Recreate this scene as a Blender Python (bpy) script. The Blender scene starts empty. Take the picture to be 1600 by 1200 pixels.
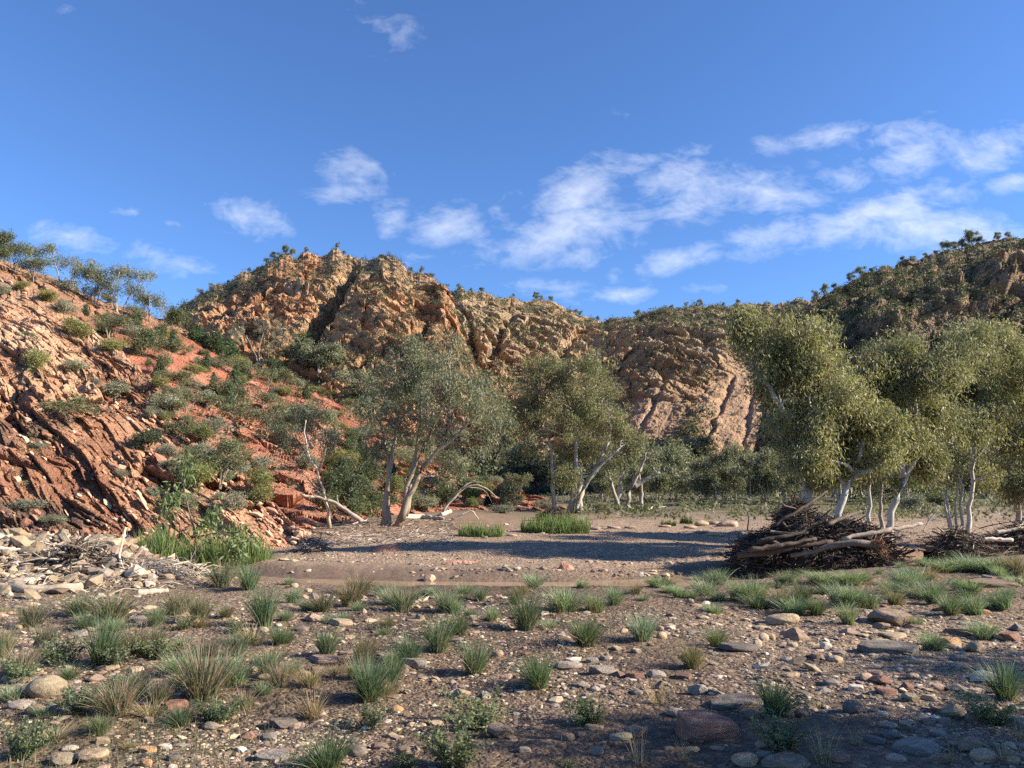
import bpy, math, random
import numpy as np
from mathutils import Vector, Matrix
from mathutils.bvhtree import BVHTree

SC = bpy.context.scene
COL = SC.collection
RNG = np.random.default_rng(7)
random.seed(7)

# ------------------------------------------------------------------ camera
FPX, CAMH, HORIZON = 1200.0, 1.62, 762.0
PITCH = math.atan((HORIZON - 600.0) / FPX)
cam_d = bpy.data.cameras.new("camera")
cam_d.sensor_width = 36.0
cam_d.lens = 36.0 * FPX / 1600.0
cam_d.clip_end = 20000.0
cam_d.clip_start = 0.05
cam = bpy.data.objects.new("camera", cam_d)
COL.objects.link(cam)
cam.location = (0, 0, CAMH)
cam.rotation_euler = (math.pi / 2 + PITCH, 0, 0)
SC.camera = cam

# ------------------------------------------------------------------ light
SUN_AZ, SUN_EL = 97.0, 27.0          # degrees right of the view direction, above the horizon
sd = Vector((math.sin(math.radians(SUN_AZ)) * math.cos(math.radians(SUN_EL)),
             math.cos(math.radians(SUN_AZ)) * math.cos(math.radians(SUN_EL)),
             math.sin(math.radians(SUN_EL))))
sun_d = bpy.data.lights.new("sun", 'SUN')
sun_d.energy = 5.0
sun_d.angle = math.radians(0.5)
sun_d.color = (1.0, 0.89, 0.73)
sun = bpy.data.objects.new("sun", sun_d)
COL.objects.link(sun)
sun.rotation_euler = (-sd).to_track_quat('-Z', 'Y').to_euler()
SC.view_settings.view_transform = 'Standard'
SC.view_settings.look = 'None'
SC.view_settings.exposure = 1.34
SC.view_settings.gamma = 1.0
SC.cycles.use_denoising = False
SC.cycles.use_adaptive_sampling = True
SC.cycles.adaptive_threshold = 0.02
SC.cycles.max_bounces = 6
SC.cycles.diffuse_bounces = 3
SC.cycles.transmission_bounces = 3
SC.cycles.transparent_max_bounces = 4
SC.cycles.caustics_reflective = False
SC.cycles.caustics_refractive = False


def ray(px, py):
    """pixel of the 1600 x 1200 photograph -> (dx/dy, dz/dy)"""
    xc = (np.asarray(px, float) - 800.0) / FPX
    yc = (600.0 - np.asarray(py, float)) / FPX
    dy = math.cos(PITCH) - yc * math.sin(PITCH)
    dz = math.sin(PITCH) + yc * math.cos(PITCH)
    return xc / dy, dz / dy


def pix(x, y, z):
    z = np.asarray(z, float) - CAMH
    d = y * math.cos(PITCH) + z * math.sin(PITCH)
    up = -y * math.sin(PITCH) + z * math.cos(PITCH)
    return 800 + FPX * x / d, 600 - FPX * up / d


# ------------------------------------------------------------------ world: clear sky with a few broken clouds
world = bpy.data.worlds.new("World")
SC.world = world
world.use_nodes = True
wt = world.node_tree
wt.nodes.clear()


class NT:
    """terse node builder"""
    def __init__(self, tree):
        self.t = tree

    def n(self, kind, **kw):
        nd = self.t.nodes.new(kind)
        for k, v in kw.items():
            if hasattr(nd, k):
                setattr(nd, k, v)
        return nd

    def link(self, a, b):
        self.t.links.new(a, b)

    def put(self, sock, v):
        if isinstance(v, bpy.types.NodeSocket):
            self.t.links.new(v, sock)
        elif v is not None:
            if isinstance(v, (tuple, list)) and len(v) == 3 and sock.type == 'RGBA':
                v = (*v, 1.0)
            sock.default_value = v

    def math(self, op, a, b=None, c=None, clamp=False):
        nd = self.n('ShaderNodeMath', operation=op)
        nd.use_clamp = clamp
        self.put(nd.inputs[0], a)
        self.put(nd.inputs[1], b)
        if c is not None:
            self.put(nd.inputs[2], c)
        return nd.outputs[0]

    def vmath(self, op, a, b=None):
        nd = self.n('ShaderNodeVectorMath', operation=op)
        self.put(nd.inputs[0], a)
        if b is not None:
            self.put(nd.inputs[1], b)
        return nd.outputs['Value'] if op in ('LENGTH', 'DOT_PRODUCT', 'DISTANCE') else nd.outputs[0]

    def mix(self, f, a, b, blend='MIX'):
        nd = self.n('ShaderNodeMix', data_type='RGBA', blend_type=blend)
        self.put(nd.inputs[0], f)
        self.put(nd.inputs[6], a)
        self.put(nd.inputs[7], b)
        return nd.outputs[2]

    def noise(self, vec, scale, detail=4.0, rough=0.55, dist=0.0):
        nd = self.n('ShaderNodeTexNoise')
        self.put(nd.inputs['Vector'], vec)
        nd.inputs['Scale'].default_value = scale
        nd.inputs['Detail'].default_value = detail
        nd.inputs['Roughness'].default_value = rough
        nd.inputs['Distortion'].default_value = dist
        return nd.outputs['Fac']

    def voronoi(self, vec, scale, feature='F1', out='Distance'):
        nd = self.n('ShaderNodeTexVoronoi', feature=feature)
        self.put(nd.inputs['Vector'], vec)
        nd.inputs['Scale'].default_value = scale
        return nd.outputs[out]

    def ramp(self, f, stops):
        nd = self.n('ShaderNodeValToRGB')
        cr = nd.color_ramp
        while len(cr.elements) > 1:
            cr.elements.remove(cr.elements[0])
        for i, (p, c) in enumerate(stops):
            e = cr.elements[0] if i == 0 else cr.elements.new(p)
            e.position = p
            e.color = (*c, 1) if len(c) == 3 else c
        self.put(nd.inputs[0], f)
        return nd.outputs[0]

    def mapr(self, v, a, b, c=0.0, d=1.0):
        nd = self.n('ShaderNodeMapRange')
        self.put(nd.inputs[0], v)
        for i, q in enumerate((a, b, c, d)):
            nd.inputs[1 + i].default_value = q
        return nd.outputs[0]


W = NT(wt)
sky = W.n('ShaderNodeTexSky', sky_type='NISHITA')
sky.sun_disc = False
sky.sun_elevation = math.radians(SUN_EL)
sky.sun_rotation = math.radians(SUN_AZ)
sky.altitude = 400.0
sky.air_density = 1.0
sky.dust_density = 0.15
sky.ozone_density = 3.0
tint = W.mix(1.0, sky.outputs[0], (0.70, 0.94, 1.30), 'MULTIPLY')
tc = W.n('ShaderNodeTexCoord')
sep = W.n('ShaderNodeSeparateXYZ')
W.link(tc.outputs['Generated'], sep.inputs[0])
ysafe = W.math('MAXIMUM', sep.outputs[1], 0.02)
cu = W.math('DIVIDE', sep.outputs[0], ysafe)      # direction as (x/y, z/y)
cv = W.math('DIVIDE', sep.outputs[2], ysafe)
cmb = W.n('ShaderNodeCombineXYZ')
W.put(cmb.inputs[0], cu)
W.put(cmb.inputs[1], W.math('MULTIPLY', cv, 1.7))
# cloud banks: (px, py, half-width, half-height, tilt, strength)
BANKS = [(115, 372, 75, 24, 12, .62), (225, 398, 55, 22, 8, .42), (285, 416, 50, 18, 6, .55), (205, 330, 36, 10, 5, .45),
         (278, 352, 26, 9, 12, .42), (385, 340, 70, 27, 14, .68), (558, 264, 52, 30, 5, .58), (545, 300, 62, 19, -8, .52),
         (608, 345, 32, 30, 0, .55), (700, 352, 62, 30, -8, .66), (640, 405, 60, 22, 8, .35), (780, 325, 62, 26, -12, .5),
         (905, 300, 80, 38, -30, .95), (885, 360, 135, 40, -12, 1.0), (900, 400, 60, 22, -10, .75), (1050, 280, 95, 36, 10, 1.0), (1075, 310, 70, 40, -18, .8),
         (1200, 300, 82, 40, 8, .82), (1050, 408, 92, 18, -14, .8), (1200, 365, 72, 28, -22, .8), (870, 452, 70, 16, 2, .72),
         (965, 462, 72, 13, -4, .62), (1100, 450, 60, 14, -5, .42), (1370, 335, 120, 28, -17, 1.0), (1440, 360, 170, 34, 4, 1.0), (1480, 300, 50, 20, 8, .6),
         (1310, 212, 75, 20, -8, .72), (1400, 215, 85, 26, -12, .75), (1415, 245, 85, 36, -24, .9), (1335, 280, 60, 20, -10, .6), (1290, 272, 45, 18, 10, .4),
         (1560, 232, 72, 34, -12, .68), (1585, 285, 45, 18, -8, .7), (980, 178, 26, 18, 0, .42), (1090, 235, 36, 14, -8, .4), (1205, 232, 40, 18, -4, .5),
         (590, 35, 110, 44, 18, .32), (105, 10, 34, 18, 0, .32), (465, 57, 28, 10, 8, .3), (1455, 175, 28, 8, 0, .3), (560, 85, 60, 30, 24, .24)]
uvv = W.n('ShaderNodeCombineXYZ')
W.put(uvv.inputs[0], cu)
W.put(uvv.inputs[1], cv)
acc = None
for (bx, by, bw, bh, tilt, st) in BANKS:
    st = st * 1.22 if st < .7 and by > 120 else st
    u0, v0 = ray(bx, by)
    mp = W.n('ShaderNodeMapping', vector_type='TEXTURE')
    W.link(uvv.outputs[0], mp.inputs[0])
    mp.inputs['Location'].default_value = (float(u0), float(v0), 0)
    mp.inputs['Rotation'].default_value = (0, 0, -math.radians(tilt))
    mp.inputs['Scale'].default_value = (bw / FPX, bh / FPX, 1)
    g = W.math('MULTIPLY_ADD', W.vmath('LENGTH', mp.outputs[0]), -0.55 * st, st)
    acc = g if acc is None else W.math('MAXIMUM', acc, g)
acc = W.math('MAXIMUM', acc, 0.0)
n1 = W.noise(cmb.outputs[0], 9.0, 7.0, 0.62, 0.9)
n2 = W.noise(cmb.outputs[0], 34.0, 5.0, 0.6, 0.5)
nn = W.math('ADD', W.math('MULTIPLY', W.math('SUBTRACT', n1, 0.5), 2.1), W.math('MULTIPLY', W.math('SUBTRACT', n2, 0.5), 1.15))
dens = W.math('ADD', acc, W.math('MULTIPLY', nn, W.mapr(acc, 0.05, 0.5, 0.35, 0.85)))
cl = W.mapr(dens, 0.26, 1.2, 0.0, 0.60)
front = W.math('GREATER_THAN', sep.outputs[1], 0.05)
cl = W.math('MULTIPLY', cl, front)
skycol = W.mix(cl, tint, (6.6, 6.9, 7.6))
bg = W.n('ShaderNodeBackground')
W.put(bg.inputs[0], skycol)
bg.inputs[1].default_value = 0.067
wo = W.n('ShaderNodeOutputWorld')
W.link(bg.outputs[0], wo.inputs[0])


# ------------------------------------------------------------------ numpy noise
def _hash(ix, iy, iz, seed):
    h = (ix.astype(np.int64) * 374761393 + iy.astype(np.int64) * 668265263 + iz.astype(np.int64) * 2147483647 + seed * 974711) & 0xFFFFFFFF
    h = ((h ^ (h >> 13)) * 1274126177) & 0xFFFFFFFF
    h = ((h ^ (h >> 16)) * 2246822519) & 0xFFFFFFFF
    return ((h ^ (h >> 15)) & 0xFFFFFF) / float(0xFFFFFF)


def vnoise(x, y, z, seed=0):
    x, y, z = np.broadcast_arrays(np.asarray(x, float), np.asarray(y, float), np.asarray(z, float))
    xi, yi, zi = np.floor(x), np.floor(y), np.floor(z)
    fx, fy, fz = x - xi, y - yi, z - zi
    fx, fy, fz = [f * f * f * (f * (f * 6 - 15) + 10) for f in (fx, fy, fz)]
    xi, yi, zi = xi.astype(np.int64), yi.astype(np.int64), zi.astype(np.int64)
    r = 0
    for a in (0, 1):
        for b in (0, 1):
            w = (fx if a else 1 - fx) * (fy if b else 1 - fy)
            r = r + w * (_hash(xi + a, yi + b, zi, seed) * (1 - fz) + _hash(xi + a, yi + b, zi + 1, seed) * fz)
    return r * 2 - 1


def fbm(x, y, z, octv=4, seed=0, gain=0.5):
    a, f, s, t = 1.0, 1.0, 0.0, 0.0
    for i in range(octv):
        s = s + a * vnoise(x * f + i * 17.3, y * f - i * 9.1, z * f + i * 4.7, seed + i)
        t += a
        a *= gain
        f *= 2.03
    return s / t


def cells(x, y, z, seed):
    """fractured blocks: each cell of a jittered grid has its own height and tilt; also how near the nearest joint is"""
    x, y, z = [np.asarray(a, np.float64) for a in (x, y, z)]
    bx, by, bz = [np.floor(a).astype(np.int64) for a in (x, y, z)]
    f1 = np.full(x.shape, 9.0)
    f2 = np.full(x.shape, 9.0)
    best = np.zeros(x.shape, np.int64)
    cx, cy, cz = np.zeros(x.shape), np.zeros(x.shape), np.zeros(x.shape)
    for i in (-1, 0, 1):
        for j in (-1, 0, 1):
            for k in (-1, 0, 1):
                h = ((bx + i) * 374761393 + (by + j) * 668265263 + (bz + k) * 1440662683 + seed * 974711) & 0xFFFFFFFF
                h = ((h ^ (h >> 13)) * 1274126177) & 0xFFFFFFFF
                h = h ^ (h >> 16)
                px = bx + i + (h & 1023) / 1023.0
                py = by + j + ((h >> 10) & 1023) / 1023.0
                pz = bz + k + ((h >> 20) & 1023) / 1023.0
                d = (px - x) ** 2 + (py - y) ** 2 + (pz - z) ** 2
                m = d < f1
                f2 = np.where(m, f1, np.minimum(f2, d))
                f1 = np.where(m, d, f1)
                best = np.where(m, h, best)
                cx, cy, cz = np.where(m, px, cx), np.where(m, py, cy), np.where(m, pz, cz)
    g = _hash(best & 0xFFFF, best >> 16, best * 0, seed + 1)
    t1 = _hash(best & 0xFFFF, best >> 16, best * 0 + 1, seed + 1) - .5
    t2 = _hash(best & 0xFFFF, best >> 16, best * 0 + 2, seed + 1) - .5
    t3 = _hash(best & 0xFFFF, best >> 16, best * 0 + 3, seed + 1) - .5
    d = (g - .5) + 1.5 * (t1 * (x - cx) + t2 * (y - cy) + t3 * (z - cz))
    edge = np.sqrt(f2) - np.sqrt(f1)
    return d, edge, g


def sstep(a, b, x):
    t = np.clip((x - a) / (b - a), 0, 1)
    return t * t * (3 - 2 * t)


def lerp(a, b, f):
    f = np.asarray(f)[..., None]
    return np.asarray(a) * (1 - f) + np.asarray(b) * f


# ------------------------------------------------------------------ mesh helpers
def mesh_np(name, verts, faces, col=None, smooth=False, mats=(), matidx=None):
    """verts (n,3); faces: list of (m,k) int arrays; col (n,3) -> point attribute 'col'"""
    me = bpy.data.meshes.new(name)
    verts = np.ascontiguousarray(verts, dtype=np.float32)
    me.vertices.add(len(verts))
    me.vertices.foreach_set('co', verts.ravel())
    faces = [np.asarray(f, dtype=np.int32) for f in faces if len(f)]
    loops = np.concatenate([f.ravel() for f in faces])
    counts = np.concatenate([np.full(len(f), f.shape[1], np.int32) for f in faces])
    starts = np.concatenate([[0], np.cumsum(counts)[:-1]]).astype(np.int32)
    me.loops.add(len(loops))
    me.loops.foreach_set('vertex_index', loops)
    me.polygons.add(len(counts))
    me.polygons.foreach_set('loop_start', starts)
    me.polygons.foreach_set('use_smooth', np.full(len(counts), smooth, dtype=bool))
    if matidx is not None:
        me.polygons.foreach_set('material_index', matidx.astype(np.int32))
    me.update(calc_edges=True)
    if col is not None:
        at = me.attributes.new('col', 'FLOAT_COLOR', 'POINT')
        c4 = np.ones((len(verts), 4), np.float32)
        c4[:, :3] = np.clip(col, 0, 1)
        at.data.foreach_set('color', c4.ravel())
    for m in mats:
        me.materials.append(m)
    return me


def link(name, me, parent=None, loc=None):
    o = bpy.data.objects.new(name, me)
    COL.objects.link(o)
    if parent is not None:
        o.parent = parent
    if loc is not None:
        o.location = loc
    return o


def tag(o, label, cat, group=None):
    o['label'] = label
    o['category'] = cat
    if group:
        o['group'] = group
    return o


def empty(name, loc, label, cat, group=None, rotz=0.0):
    o = bpy.data.objects.new(name, None)
    o.empty_display_size = 0.2
    COL.objects.link(o)
    o.location = loc
    o.rotation_euler = (0, 0, rotz)
    return tag(o, label, cat, group)


def copy_tree(o):
    c = o.copy()
    COL.objects.link(c)
    for ch in o.children:
        d = ch.copy()
        COL.objects.link(d)
        d.parent = c
    return c


def grid_faces(r, c):
    i = np.arange(r - 1)[:, None] * c + np.arange(c - 1)[None, :]
    i = i.ravel()
    return np.stack([i, i + 1, i + c + 1, i + c], 1)


def tubes(P, R, sides=5, cap=True):
    """P (n,k,3) polylines, R (n,k) radii -> verts, [quads, tris]"""
    P = np.asarray(P, float)
    R = np.asarray(R, float)
    n, k, _ = P.shape
    T = np.gradient(P, axis=1)
    T /= np.linalg.norm(T, axis=2, keepdims=True) + 1e-9
    ref = np.where(np.abs(T[..., 2:3]) > 0.9, np.array([1., 0, 0]), np.array([0., 0, 1]))
    A = np.cross(T, ref)
    A /= np.linalg.norm(A, axis=2, keepdims=True) + 1e-9
    B = np.cross(T, A)
    th = np.arange(sides) / sides * 2 * math.pi
    ring = A[:, :, None, :] * np.cos(th)[None, None, :, None] + B[:, :, None, :] * np.sin(th)[None, None, :, None]
    V = P[:, :, None, :] + ring * R[:, :, None, None]
    base = (np.arange(n) * k * sides)[:, None, None] + (np.arange(k - 1) * sides)[None, :, None]
    s = np.arange(sides)
    a = base + s
    b = base + (s + 1) % sides
    q = np.stack([a, b, b + sides, a + sides], -1).reshape(-1, 4)
    fs = [q]
    if cap:
        st = (np.arange(n) * k * sides)[:, None] + s[None, ::-1]
        en = (np.arange(n) * k * sides)[:, None] + (k - 1) * sides + s[None, :]
        fs += [st, en]
    return V.reshape(-1, 3), fs


class MB:
    """collects numpy pieces into one mesh"""
    def __init__(self):
        self.v, self.f, self.c, self.n = [], [], [], 0

    def add(self, v, fs, col):
        v = np.asarray(v, float).reshape(-1, 3)
        self.v.append(v)
        col = np.asarray(col, float)
        if col.ndim == 1:
            col = np.broadcast_to(col, (len(v), 3))
        self.c.append(col)
        for f in fs:
            if len(f):
                self.f.append(np.asarray(f) + self.n)
        self.n += len(v)

    def mesh(self, name, mat, smooth=False):
        fs = {}
        for f in self.f:
            fs.setdefault(f.shape[1], []).append(f)
        return mesh_np(name, np.concatenate(self.v), [np.concatenate(x) for x in fs.values()], np.concatenate(self.c), smooth, (mat,))


# ------------------------------------------------------------------ materials
def material(name, fn):
    m = bpy.data.materials.new(name)
    m.use_nodes = True
    m.node_tree.nodes.clear()
    N = NT(m.node_tree)
    out = N.n('ShaderNodeOutputMaterial')
    sh = fn(N)
    N.link(sh, out.inputs[0])
    return m


def principled(N, color, rough=0.9, spec=0.25, normal=None):
    p = N.n('ShaderNodeBsdfPrincipled')
    N.put(p.inputs['Base Color'], color)
    N.put(p.inputs['Roughness'], rough)
    p.inputs['Specular IOR Level'].default_value = spec
    if normal is not None:
        N.link(normal, p.inputs['Normal'])
    return p.outputs[0]


def bump(N, h, strength, dist):
    b = N.n('ShaderNodeBump')
    b.inputs['Strength'].default_value = strength
    b.inputs['Distance'].default_value = dist
    N.put(b.inputs['Height'], h)
    return b.outputs[0]


def attr(N, name='col'):
    a = N.n('ShaderNodeAttribute')
    a.attribute_name = name
    return a.outputs['Color']


def pos(N):
    return N.n('ShaderNodeNewGeometry').outputs['Position']


def m_hill(sc, bd):
    def f(N):
        p = pos(N)
        c = attr(N)
        n1 = N.noise(p, sc, 6, 0.65, 0.4)
        n2 = N.noise(p, sc * 6, 4, 0.6)
        k = N.mapr(n1, 0.25, 0.75, 0.62, 1.38)
        k2 = N.mapr(n2, 0.3, 0.7, 0.8, 1.2)
        kk = N.math('MULTIPLY', k, k2)
        cc = N.n('ShaderNodeCombineColor')
        for i in range(3):
            N.put(cc.inputs[i], kk)
        c2 = N.mix(1.0, c, cc.outputs[0], 'MULTIPLY')
        v = N.voronoi(p, sc * 3.5, 'DISTANCE_TO_EDGE')
        h = N.math('ADD', N.math('MULTIPLY', n1, 1.0), N.math('ADD', N.math('MULTIPLY', n2, 0.35), N.mapr(v, 0, 0.12, -0.25, 0)))
        return principled(N, c2, 0.92, 0.2, bump(N, h, 0.9, bd))
    return f


def m_ground(N):
    p = pos(N)
    c = attr(N)
    v = N.n('ShaderNodeTexVoronoi')
    v.inputs['Scale'].default_value = 34.0
    N.put(v.inputs['Vector'], p)
    v2 = N.n('ShaderNodeTexVoronoi')
    v2.inputs['Scale'].default_value = 13.0
    N.put(v2.inputs['Vector'], p)
    n1 = N.noise(p, 1.3, 6, 0.6)
    n2 = N.noise(p, 30, 4, 0.6)
    s1 = N.n('ShaderNodeSeparateColor')
    N.link(v.outputs['Color'], s1.inputs[0])
    s2 = N.n('ShaderNodeSeparateColor')
    N.link(v2.outputs['Color'], s2.inputs[0])
    stone = N.ramp(s1.outputs[0], [(0, (.5, .43, .40)), (.3, (.75, .7, .66)), (.55, (1.0, .93, .86)), (.8, (1.25, 1.05, .88)), (1, (1.8, 1.65, 1.45))])
    a = attr(N, 'grav')
    c1 = N.mix(N.math('MULTIPLY', a, 0.85), (1, 1, 1), stone)
    big = N.ramp(s2.outputs[1], [(0, (.7, .66, .64)), (.6, (1, 1, 1)), (.9, (1.1, 1.0, .92)), (1, (1.5, 1.4, 1.25))])
    c1 = N.mix(N.math('MULTIPLY', a, 0.7), c1, N.mix(1.0, c1, big, 'MULTIPLY'))
    k = N.mapr(n1, 0.25, 0.75, 0.75, 1.25)
    kc = N.n('ShaderNodeCombineColor')
    for i in range(3):
        N.put(kc.inputs[i], k)
    c2 = N.mix(1.0, N.mix(1.0, c, c1, 'MULTIPLY'), kc.outputs[0], 'MULTIPLY')
    h = N.math('ADD', N.math('MULTIPLY', N.math('SUBTRACT', 1.0, v.outputs['Distance']), 0.5), N.math('ADD', N.math('SUBTRACT', 1.0, v2.outputs['Distance']), N.math('MULTIPLY', n2, 0.6)))
    n3 = N.noise(p, 7, 5, 0.65, 0.6)
    h = N.math('ADD', N.math('MULTIPLY', h, N.math('ADD', a, 0.12)), N.math('MULTIPLY', n3, 0.55))
    c2 = N.mix(1.0, c2, N.ramp(n3, [(.3, (.78, .77, .76)), (.7, (1.2, 1.2, 1.2))]), 'MULTIPLY')
    return principled(N, c2, attr(N, 'rough'), 0.3, bump(N, h, 0.9, 0.03))


def m_stone(N):
    oi = N.n('ShaderNodeObjectInfo')
    tcn = N.n('ShaderNodeTexCoord')
    p = tcn.outputs['Object']
    off = N.vmath('ADD', p, N.vmath('SCALE', oi.outputs['Location']))
    n1 = N.noise(off, 5, 6, 0.65, 0.6)
    n2 = N.noise(off, 30, 4, 0.6)
    mp = N.n('ShaderNodeMapping')
    mp.inputs['Scale'].default_value = (1.2, 1.2, 9.0)
    N.put(mp.inputs[0], off)
    n3 = N.noise(mp.outputs[0], 2.5, 4, 0.6)
    k = N.math('MULTIPLY', N.mapr(n1, 0.25, 0.75, 0.6, 1.4), N.math('MULTIPLY', N.mapr(n2, .3, .7, .85, 1.15), N.mapr(n3, .3, .7, .8, 1.2)))
    cc = N.n('ShaderNodeCombineColor')
    for i in range(3):
        N.put(cc.inputs[i], k)
    c = N.mix(1.0, oi.outputs['Color'], cc.outputs[0], 'MULTIPLY')
    c = N.mix(N.mapr(n1, 0.56, 0.70, 0, 0.35), c, (.30, .27, .23))
    h = N.math('ADD', n1, N.math('MULTIPLY', n2, 0.25))
    return principled(N, c, 0.8, 0.3, bump(N, h, 0.5, 0.05))


def m_attr(rough, spec, ns, amp, bd, stretch=None):
    def f(N):
        p = N.n('ShaderNodeTexCoord').outputs['Object']
        if stretch:
            mp = N.n('ShaderNodeMapping')
            mp.inputs['Scale'].default_value = stretch
            N.put(mp.inputs[0], p)
            p = mp.outputs[0]
        n1 = N.noise(p, ns, 5, 0.65, 0.5)
        k = N.mapr(n1, 0.25, 0.75, 1 - amp, 1 + amp)
        cc = N.n('ShaderNodeCombineColor')
        for i in range(3):
            N.put(cc.inputs[i], k)
        c = N.mix(1.0, attr(N), cc.outputs[0], 'MULTIPLY')
        return principled(N, c, rough, spec, bump(N, n1, 0.6, bd))
    return f


def m_bark(N):
    p = N.n('ShaderNodeTexCoord').outputs['Object']
    mp = N.n('ShaderNodeMapping')
    mp.inputs['Scale'].default_value = (1, 1, 0.25)
    N.put(mp.inputs[0], p)
    n1 = N.noise(mp.outputs[0], 3.5, 5, 0.6, 0.8)
    n2 = N.noise(p, 22, 3, 0.6)
    patch = N.mapr(n1, 0.47, 0.60, 0, 1)
    c = N.mix(patch, attr(N), N.mix(0.6, attr(N), (.20, .15, .11)))
    return principled(N, c, 0.75, 0.25, bump(N, N.math('ADD', n1, N.math('MULTIPLY', n2, .3)), 0.5, 0.03))


def m_leaf(trans):
    def f(N):
        oi = N.n('ShaderNodeObjectInfo')
        c = N.mix(1.0, attr(N), oi.outputs['Color'], 'MULTIPLY')
        pr = principled(N, c, 0.55, 0.35)
        tr = N.n('ShaderNodeBsdfTranslucent')
        N.put(tr.inputs[0], N.mix(1.0, c, (1.1, 1.15, 0.7), 'MULTIPLY'))
        ms = N.n('ShaderNodeMixShader')
        ms.inputs[0].default_value = trans
        N.link(pr, ms.inputs[1])
        N.link(tr.outputs[0], ms.inputs[2])
        return ms.outputs[0]
    return f


def m_water(N):
    p = pos(N)
    n = N.noise(p, 2.2, 4, 0.6)
    c = N.mix(N.mapr(n, .35, .65, 0, 1), (.30, .20, .125), (.38, .26, .165))
    return principled(N, c, 0.12, 0.5, bump(N, N.noise(p, 9, 3, .5), 0.12, 0.02))


M_GROUND = material('stony_ground', m_ground)
M_SLOPE = material('layered_rock', m_hill(2.4, 0.12))
M_SCREE = material('red_scree', m_hill(1.1, 0.25))
M_BLUFF = material('bluff_rock', m_hill(0.35, 0.8))
M_STONE = material('river_stone', m_stone)
M_PEB = material('pebble_mix', m_attr(0.85, 0.3, 14, 0.3, 0.01))
M_BARK = material('gum_bark', m_bark)
M_WOOD = material('weathered_wood', m_attr(0.85, 0.2, 9, 0.4, 0.02, (1, 1, 1)))
M_LEAF = material('gum_leaf', m_leaf(0.35))
M_GRASS = material('grass_blade', m_leaf(0.35))
M_WATER = material('muddy_water', m_water)
M_PINK = material('pink_rock', m_hill(2.0, 0.05))
# ------------------------------------------------------------------ terrain
def px_line(pts, col, x):
    a = np.array(pts, float)
    return np.interp(x, a[:, 0], a[:, col])


def creek_y(x):
    return np.interp(x, [-30, -16, -12, -9, -7, -5, -2, 1, 3, 5, 8, 11, 15, 25, 60],
                     [40, 27, 24, 20.5, 18.0, 16.7, 16.0, 15.9, 16.4, 17.6, 19.4, 21.0, 22.6, 25, 33])


def ground_z(x, y, fine=True):
    x = np.asarray(x, float)
    y = np.asarray(y, float)
    d = y - creek_y(x)
    z = -0.46 * sstep(-3.2, -0.9, d) - 0.09 * (1 - sstep(0.7, 1.6, np.abs(d)))
    z = z + 0.17 * sstep(1.1, 2.3, d) + 0.32 * sstep(2.0, 15, d)
    z = z + 0.62 * np.exp(-((x + 10.2) / 3.6) ** 2 - ((y - 15.6) / 2.6) ** 2)      # rubble mound at left
    z = z + 0.24 * np.exp(-((x - 1.0) / 5.5) ** 2 - ((y - 22.5) / 2.4) ** 2)       # gravel bar
    z = z + 0.5 * sstep(24, 70, y) * sstep(4, 20, x)
    z = z + 0.25 * sstep(25, 36, y) * sstep(3, -3, x)
    amp = sstep(0.5, 2.2, np.abs(d))
    z = z + amp * 0.10 * fbm(x * .33, y * .33, 0 * x, 3, 11) * (1 + 0 * y)
    if fine:
        near = 1 - sstep(18, 60, y)
        z = z + amp * near * (0.035 * fbm(x * 1.6, y * 1.6, 0 * x, 3, 21) + 0.018 * fbm(x * 6, y * 6, 0 * x, 2, 31))
        z = z + sstep(60, 200, y) * 0.5 * fbm(x * .05, y * .05, 0 * x, 3, 41)
    return z


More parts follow.
